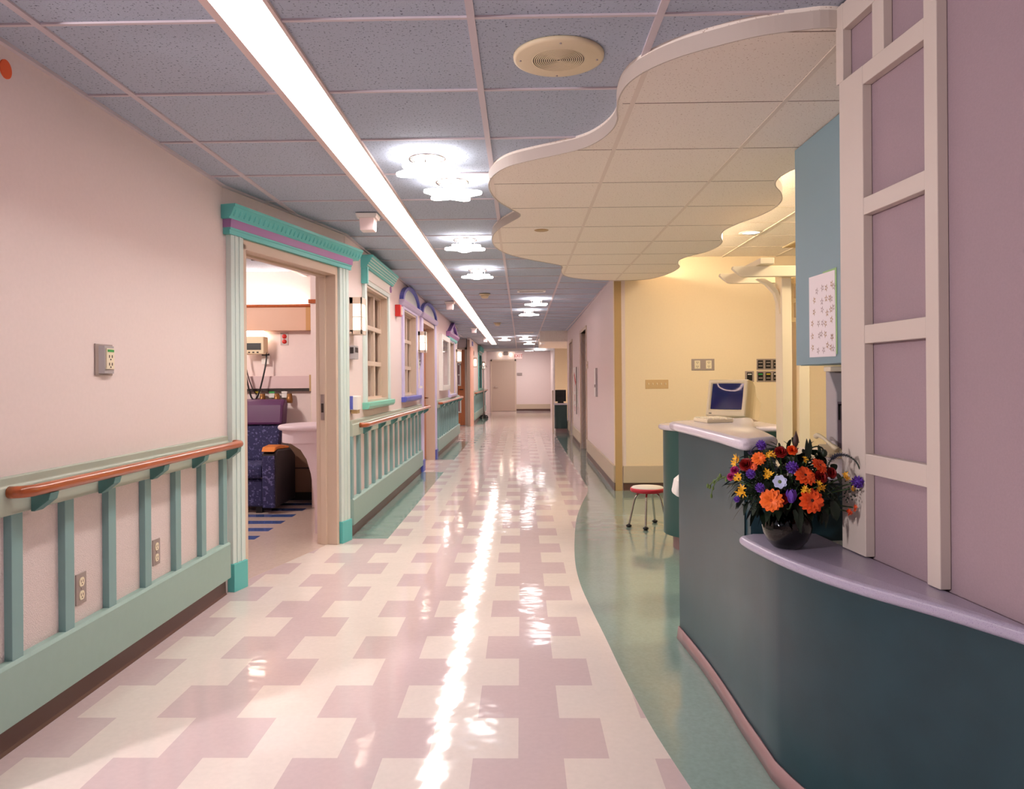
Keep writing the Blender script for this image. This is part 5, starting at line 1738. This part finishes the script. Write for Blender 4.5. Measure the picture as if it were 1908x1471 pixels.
# curling tendril on the trellis side of the bud
pth = smooth_path([(0.868, 2.315, 1.03), (0.875, 2.315, 1.052), (0.892, 2.312, 1.062), (0.910, 2.310, 1.058), (0.915, 2.308, 1.042)], 4)
r_ = flower_root('tendril', 'curled dark green tendril on top, beside the pointed bud', pth[0], 'spikes and buds in the vase')
MB().tube(pth, 0.0022, 6).build('stem', m_leaf, r_)
MB().ball(pth[-1], 0.010, 10, (1, 1, 1.2)).build('buds', m_leaf, r_)
stem(r_, pth[0], Vector((0, 0, 1)))
# the foliage nobody could count
fo = MB()
rf = random.Random(11)
for k in range(560):
    z = rf.uniform(-0.75, 1.0)
    a = rf.uniform(0, 2 * math.pi)
    q = math.sqrt(max(0, 1 - z * z))
    d = Vector((q * math.cos(a), q * math.sin(a), z))
    rr = rf.uniform(0.45, 0.92)
    p = CB + Vector((d.x * 0.185 * rr, d.y * 0.13 * rr, d.z * 0.125 * rr + 0.01))
    if p.x > 0.995 or p.z < 0.84:
        continue
    o = (d + Vector((rf.uniform(-.6, .6), rf.uniform(-.6, .6), rf.uniform(-.7, .3)))).normalized()
    if p.x > 0.93 and o.x > 0.2:
        o.x = -0.1
    fo.petal(p, o, Vector((0.1, 0.2, 1)), rf.uniform(0.035, 0.062), rf.uniform(0.012, 0.024), rf.uniform(-0.2, 0.3), 0.35, 0.3, 4)
for px, pz, l, w_ in ((0.815, 0.875, 0.075, 0.018), (0.835, 0.885, 0.08, 0.016), (0.93, 0.90, 0.06, 0.03), (0.86, 1.03, 0.06, 0.014), (0.852, 1.035, 0.055, 0.012)):
    up = pz > 1.0
    fo.petal((px, 2.285, pz), (rf.uniform(-0.2, 0.3), -0.15, 1.0 if up else -0.9), (0, -1, 0.1), l, w_, 0.1, 0.25, 0.25, 6)
for k in range(90):
    cx, cz = rf.choice([(0.965, 0.915), (0.985, 0.93), (0.695, 0.895), (0.685, 0.955)])
    p = Vector((cx + rf.uniform(-.03, .03), 2.30 + rf.uniform(-.02, .03), cz + rf.uniform(-.025, .025)))
    if p.x < 1.02:
        fo.ball(p, 0.0028, 6)
tag(fo.build('foliage', m_leaf, normals=False), 'dark green foliage packed between the flowers', 'leaves', None, 'stuff')

# ------------------------------------------------------------------ the patient room behind the open door
RB = Fr(-4.6, 8.1, 1, 0, 0, -1)
RS = lambda x: x + 4.6
t = thing('headwall_light', 'wood edged overbed light box on the patient room wall', 'light', (-2.9, 8.05, 1.81))
MB().fbox(RB, RS(-3.6), RS(-2.27), 0.0, 0.14, 1.815, 2.06).build('light_panel', mat('light_box_tan', (206, 166, 142), 0.5), t)
MB().fprof(RB, [(0, 2.06), (0.15, 2.06), (0.16, 2.072), (0.15, 2.092), (0.11, 2.092), (0.11, 2.075), (0, 2.075)], RS(-3.6), RS(-2.22)).build('wood_edge', m_wood, t)
MB().fbox(RB, RS(-2.27), RS(-2.22), 0.0, 0.145, 1.815, 2.06).build('wood_end', mat('wood_end_light', (184, 134, 74), 0.4), t)
MB().fbox(RB, RS(-3.55), RS(-2.32), 0.03, 0.09, 2.078, 2.088).build('upper_tube', m_room_tube, t)
MB().fbox(RB, RS(-3.55), RS(-2.75), 0.03, 0.09, 1.805, 1.814).build('lower_tube', m_room_tube, t)
tag(MB().box(-2.135, -1.56, 7.57, 7.60, 2.06, 2.10).build('picture_ledge', m_wood, bev=0.004), 'short wood ledge on the boxed pier of the patient room', 'ledge')
t = thing('headwall_console', 'pale horizontal console with outlets behind the recliner', 'console', (-2.9, 8.05, 1.19))
MB().fbox(RB, RS(-3.6), RS(-2.26), 0, 0.055, 1.20, 1.335).build('console_body', mat('console_lilac', (214, 190, 190), 0.45), t, bev=0.003)
MB().fbox(RB, RS(-3.6), RS(-2.255), 0, 0.05, 1.17, 1.198).build('console_rail', m_dark, t)
MB().fbox(RB, RS(-2.262), RS(-2.232), 0, 0.06, 1.17, 1.345).build('console_end', m_tan, t)
tag(MB().fbox(RB, RS(-2.258), RS(-2.236), 0, 0.02, 0.62, 1.16).build('cable_duct', m_ivory), 'thin vertical cable duct below the headwall console', 'duct')
for k, (x, mm, lab) in enumerate(((-2.80, m_yel, 'yellow gas outlet under the console'), (-2.645, m_green, 'green marked gas outlet under the console'), (-2.51, m_white, 'white marked gas outlet nearest the console end'))):
    t = thing('gas_outlet', lab, 'gas outlet', (x, 8.03, 1.08), 'gas outlets under the console')
    MB().fbox(RB, RS(x - 0.055), RS(x + 0.005), 0.0, 0.045, 1.10, 1.175).build('outlet_face', m_white, t, bev=0.004)
    MB().fbox(RB, RS(x - 0.055), RS(x + 0.005), 0.045, 0.05, 1.15, 1.175).build('colour_label', mm, t)
    MB().lathe([(0, 0), (0.03, 0), (0.034, 0.03), (0.026, 0.10), (0, 0.10)], RB.P(RS(x + 0.035), 0.06, 1.045), 12).build('brass_adapter', mat('brass', (150, 104, 60), 0.35, metal=0.6), t)
t = thing('patient_monitor', 'beige patient monitor with dark screen on the headwall', 'monitor', (-2.83, 7.95, 1.55))
MB().fbox(RB, RS(-2.96), RS(-2.70), 0.06, 0.20, 1.565, 1.75).build('housing', m_cream_pl, t, bev=0.01)
MB().fbox(RB, RS(-2.93), RS(-2.73), 0.20, 0.204, 1.61, 1.68).build('screen', m_black, t)
MB().fbox(RB, RS(-2.88), RS(-2.78), 0.0, 0.06, 1.62, 1.70).build('wall_mount', m_grey, t)
for k in range(4):
    MB().fbox(RB, RS(-2.91 + 0.045 * k), RS(-2.89 + 0.045 * k), 0.20, 0.206, 1.578, 1.59).build('button', m_dark, t)
t = thing('monitor_cables', 'black cables looping down below the patient monitor', 'cable', (-2.82, 7.9, 1.1))
MB().tube(smooth_path([RB.P(RS(-2.95), 0.14, 1.57), RB.P(RS(-2.91), 0.15, 1.35), RB.P(RS(-2.86), 0.16, 1.14), RB.P(RS(-2.82), 0.16, 1.085), RB.P(RS(-2.775), 0.16, 1.14), RB.P(RS(-2.72), 0.15, 1.35), RB.P(RS(-2.70), 0.12, 1.52), RB.P(RS(-2.71), 0.11, 1.60)], 5), 0.009, 8).build('cable', m_black, t)
MB().tube(smooth_path([RB.P(RS(-2.94), 0.13, 1.57), RB.P(RS(-2.90), 0.13, 1.36), RB.P(RS(-2.85), 0.12, 1.2), RB.P(RS(-2.82), 0.08, 1.14)], 4), 0.006, 8).build('cable', m_dark, t)
t = thing('sensor_box', 'small white sensor box hanging under the patient monitor', 'sensor', (-2.735, 7.95, 1.46))
MB().fbox(RB, RS(-2.775), RS(-2.695), 0.02, 0.06, 1.46, 1.555).build('housing', m_white, t, bev=0.004)
MB().fbox(RB, RS(-2.77), RS(-2.70), 0.02, 0.062, 1.555, 1.575).build('cap', m_black, t)
t = thing('red_wall_outlet', 'red emergency outlet on a grey plate right of the patient monitor', 'outlet', (-2.54, 8.09, 1.67))
t['label'] = 'red emergency outlet on a grey plate below the overbed light'
MB().fbox(RB, RS(-2.585), RS(-2.50), 0, 0.006, 1.665, 1.80).build('cover_plate', m_plate, t)
for z in (1.705, 1.76):
    MB().lathe([(0, 0.012), (0.022, 0.012), (0.025, 0)], RB.P(RS(-2.543), 0.006, z), 16, (0, -1, 0)).build('receptacle', m_red, t)
t = thing('curtain_track', 'slim curtain track hanging near the patient room ceiling', 'track', (-2.28, 7.5, 2.4))
MB().box(-2.33, -2.29, 6.6, 8.09, 2.40, 2.43).build('rail', m_white, t)
for y in (6.8, 7.8):
    MB().box(-2.315, -2.305, y, y + 0.012, 2.43, 2.72).build('hanger', m_white, t)
t = thing('room_sprinkler', 'dark sprinkler head near the patient room ceiling', 'sprinkler', (-2.55, 7.1, 2.42))
MB().lathe([(0, 0), (0.02, 0), (0.02, 0.03), (0.05, 0.035), (0.05, 0.045), (0.012, 0.05), (0.012, 0.30), (0, 0.30)], (-2.52, 7.1, 2.42), 14).build('head', m_dark, t)
tag(MB().fbox(RB, 0, RS(-2.12), 0, 0.02, 0, 0.11).build('baseboard_room', m_black), 'black rubber base along the patient room wall', 'baseboard', None, 'structure')
t = thing('low_cabinet', 'dim low cabinet against the patient room wall under the sink', 'cabinet', (-2.25, 7.9, 0.11))
t['label'] = 'dim low brown cabinet against the patient room back wall'
MB().box(-2.44, -2.13, 7.88, 8.075, 0.115, 0.62).build('cabinet_body', mat('cabinet_brown', (112, 84, 66), 0.5), t)
MB().box(-2.42, -2.15, 7.872, 7.882, 0.36, 0.375).build('drawer_gap', m_dark, t)

# recliner
m_fab = mat('fabric_navy_pattern', (46, 46, 84), 0.85, speck=(42, 0.56, (96, 92, 138)), bump=(120, 0.3))
m_vin = mat('vinyl_plum', (84, 40, 84), 0.4)
m_vin_b = mat('vinyl_black', (28, 20, 30), 0.45)
rc = thing('recliner', 'plum and navy patterned recliner armchair in the patient room', 'armchair', (-2.75, 7.55, 0))
MB().box(-3.08, -2.50, 7.28, 7.36, 0.06, 0.33).build('front_panel', m_fab, rc, bev=0.02)
MB().box(-3.08, -2.50, 7.24, 7.80, 0.335, 0.47).build('seat', m_fab, rc, bev=0.04)
mb = MB()
mb.extrude([(7.68, 0.46), (7.80, 0.46), (7.93, 0.84), (7.80, 0.84)], lambda a, b, q: Vector((q, a, b)), -3.08, -2.50)
mb.build('backrest', m_fab, rc, bev=0.03)
MB().extrude([(7.76, 0.83), (7.93, 0.82), (7.98, 1.04), (7.95, 1.09), (7.86, 1.09), (7.80, 1.03)], lambda a, b, q: Vector((q, a, b)), -3.10, -2.47).build('headrest', m_vin, rc, bev=0.025)
for xa, xb in ((-2.50, -2.36), (-3.22, -3.08)):
    ar = MB().extrude([(7.22, 0.06), (7.86, 0.06), (7.86, 0.52), (7.70, 0.60), (7.30, 0.62), (7.22, 0.58)], lambda a, b, q: Vector((q, a, b)), xa, xb).build('arm', m_vin_b, rc, bev=0.02)
    MB().box(xa + 0.01, xb - 0.01, 7.205, 7.235, 0.06, 0.56).build('arm_front', m_fab, ar, bev=0.01)
    MB().extrude([(7.20, 0.60), (7.24, 0.645), (7.40, 0.655), (7.66, 0.62), (7.66, 0.60), (7.30, 0.62)], lambda a, b, q: Vector((q, a, b)), xa + 0.005, xb - 0.005).build('wood_armrest', mat('wood_arm_orange', (210, 122, 44), 0.35), ar, bev=0.008)
for x in (-3.0, -2.55):
    for y in (7.32, 7.78):
        MB().box(x - 0.03, x + 0.03, y - 0.03, y + 0.03, 0.0, 0.07).build('foot', m_black, rc)

# sink counter
sk = thing('sink_counter', 'pale lavender rounded sink counter with arched side just inside the door', 'counter', (-1.85, 6.5, 0))
m_sink = mat('laminate_pale_lavender', (224, 208, 216), 0.35)
cp = [(-1.60, 6.25), (-1.60, 6.95)] + [(-1.90 + 0.21 * math.cos(a), 6.60 + 0.35 * math.sin(a)) for a in [math.pi / 2 + math.pi * k / 14 for k in range(15)]]
slab('counter_top', cp, 0.86, 0.90, m_sink, sk, 0.016)
MB().prism(offset_poly(ccw(cp), 0.035), 0.755, 0.86).build('apron', m_sink, sk, smooth=40)
MB().extrude([(-1.60, 0.0), (-1.60, 0.755), (-1.94, 0.755), (-1.92, 0.745), (-1.85, 0.70), (-1.80, 0.62), (-1.765, 0.50), (-1.745, 0.36), (-1.735, 0.20), (-1.735, 0.0)], lambda a, b, q: Vector((a, q, b)), 6.30, 6.36).build('arched_side', m_sink, sk)
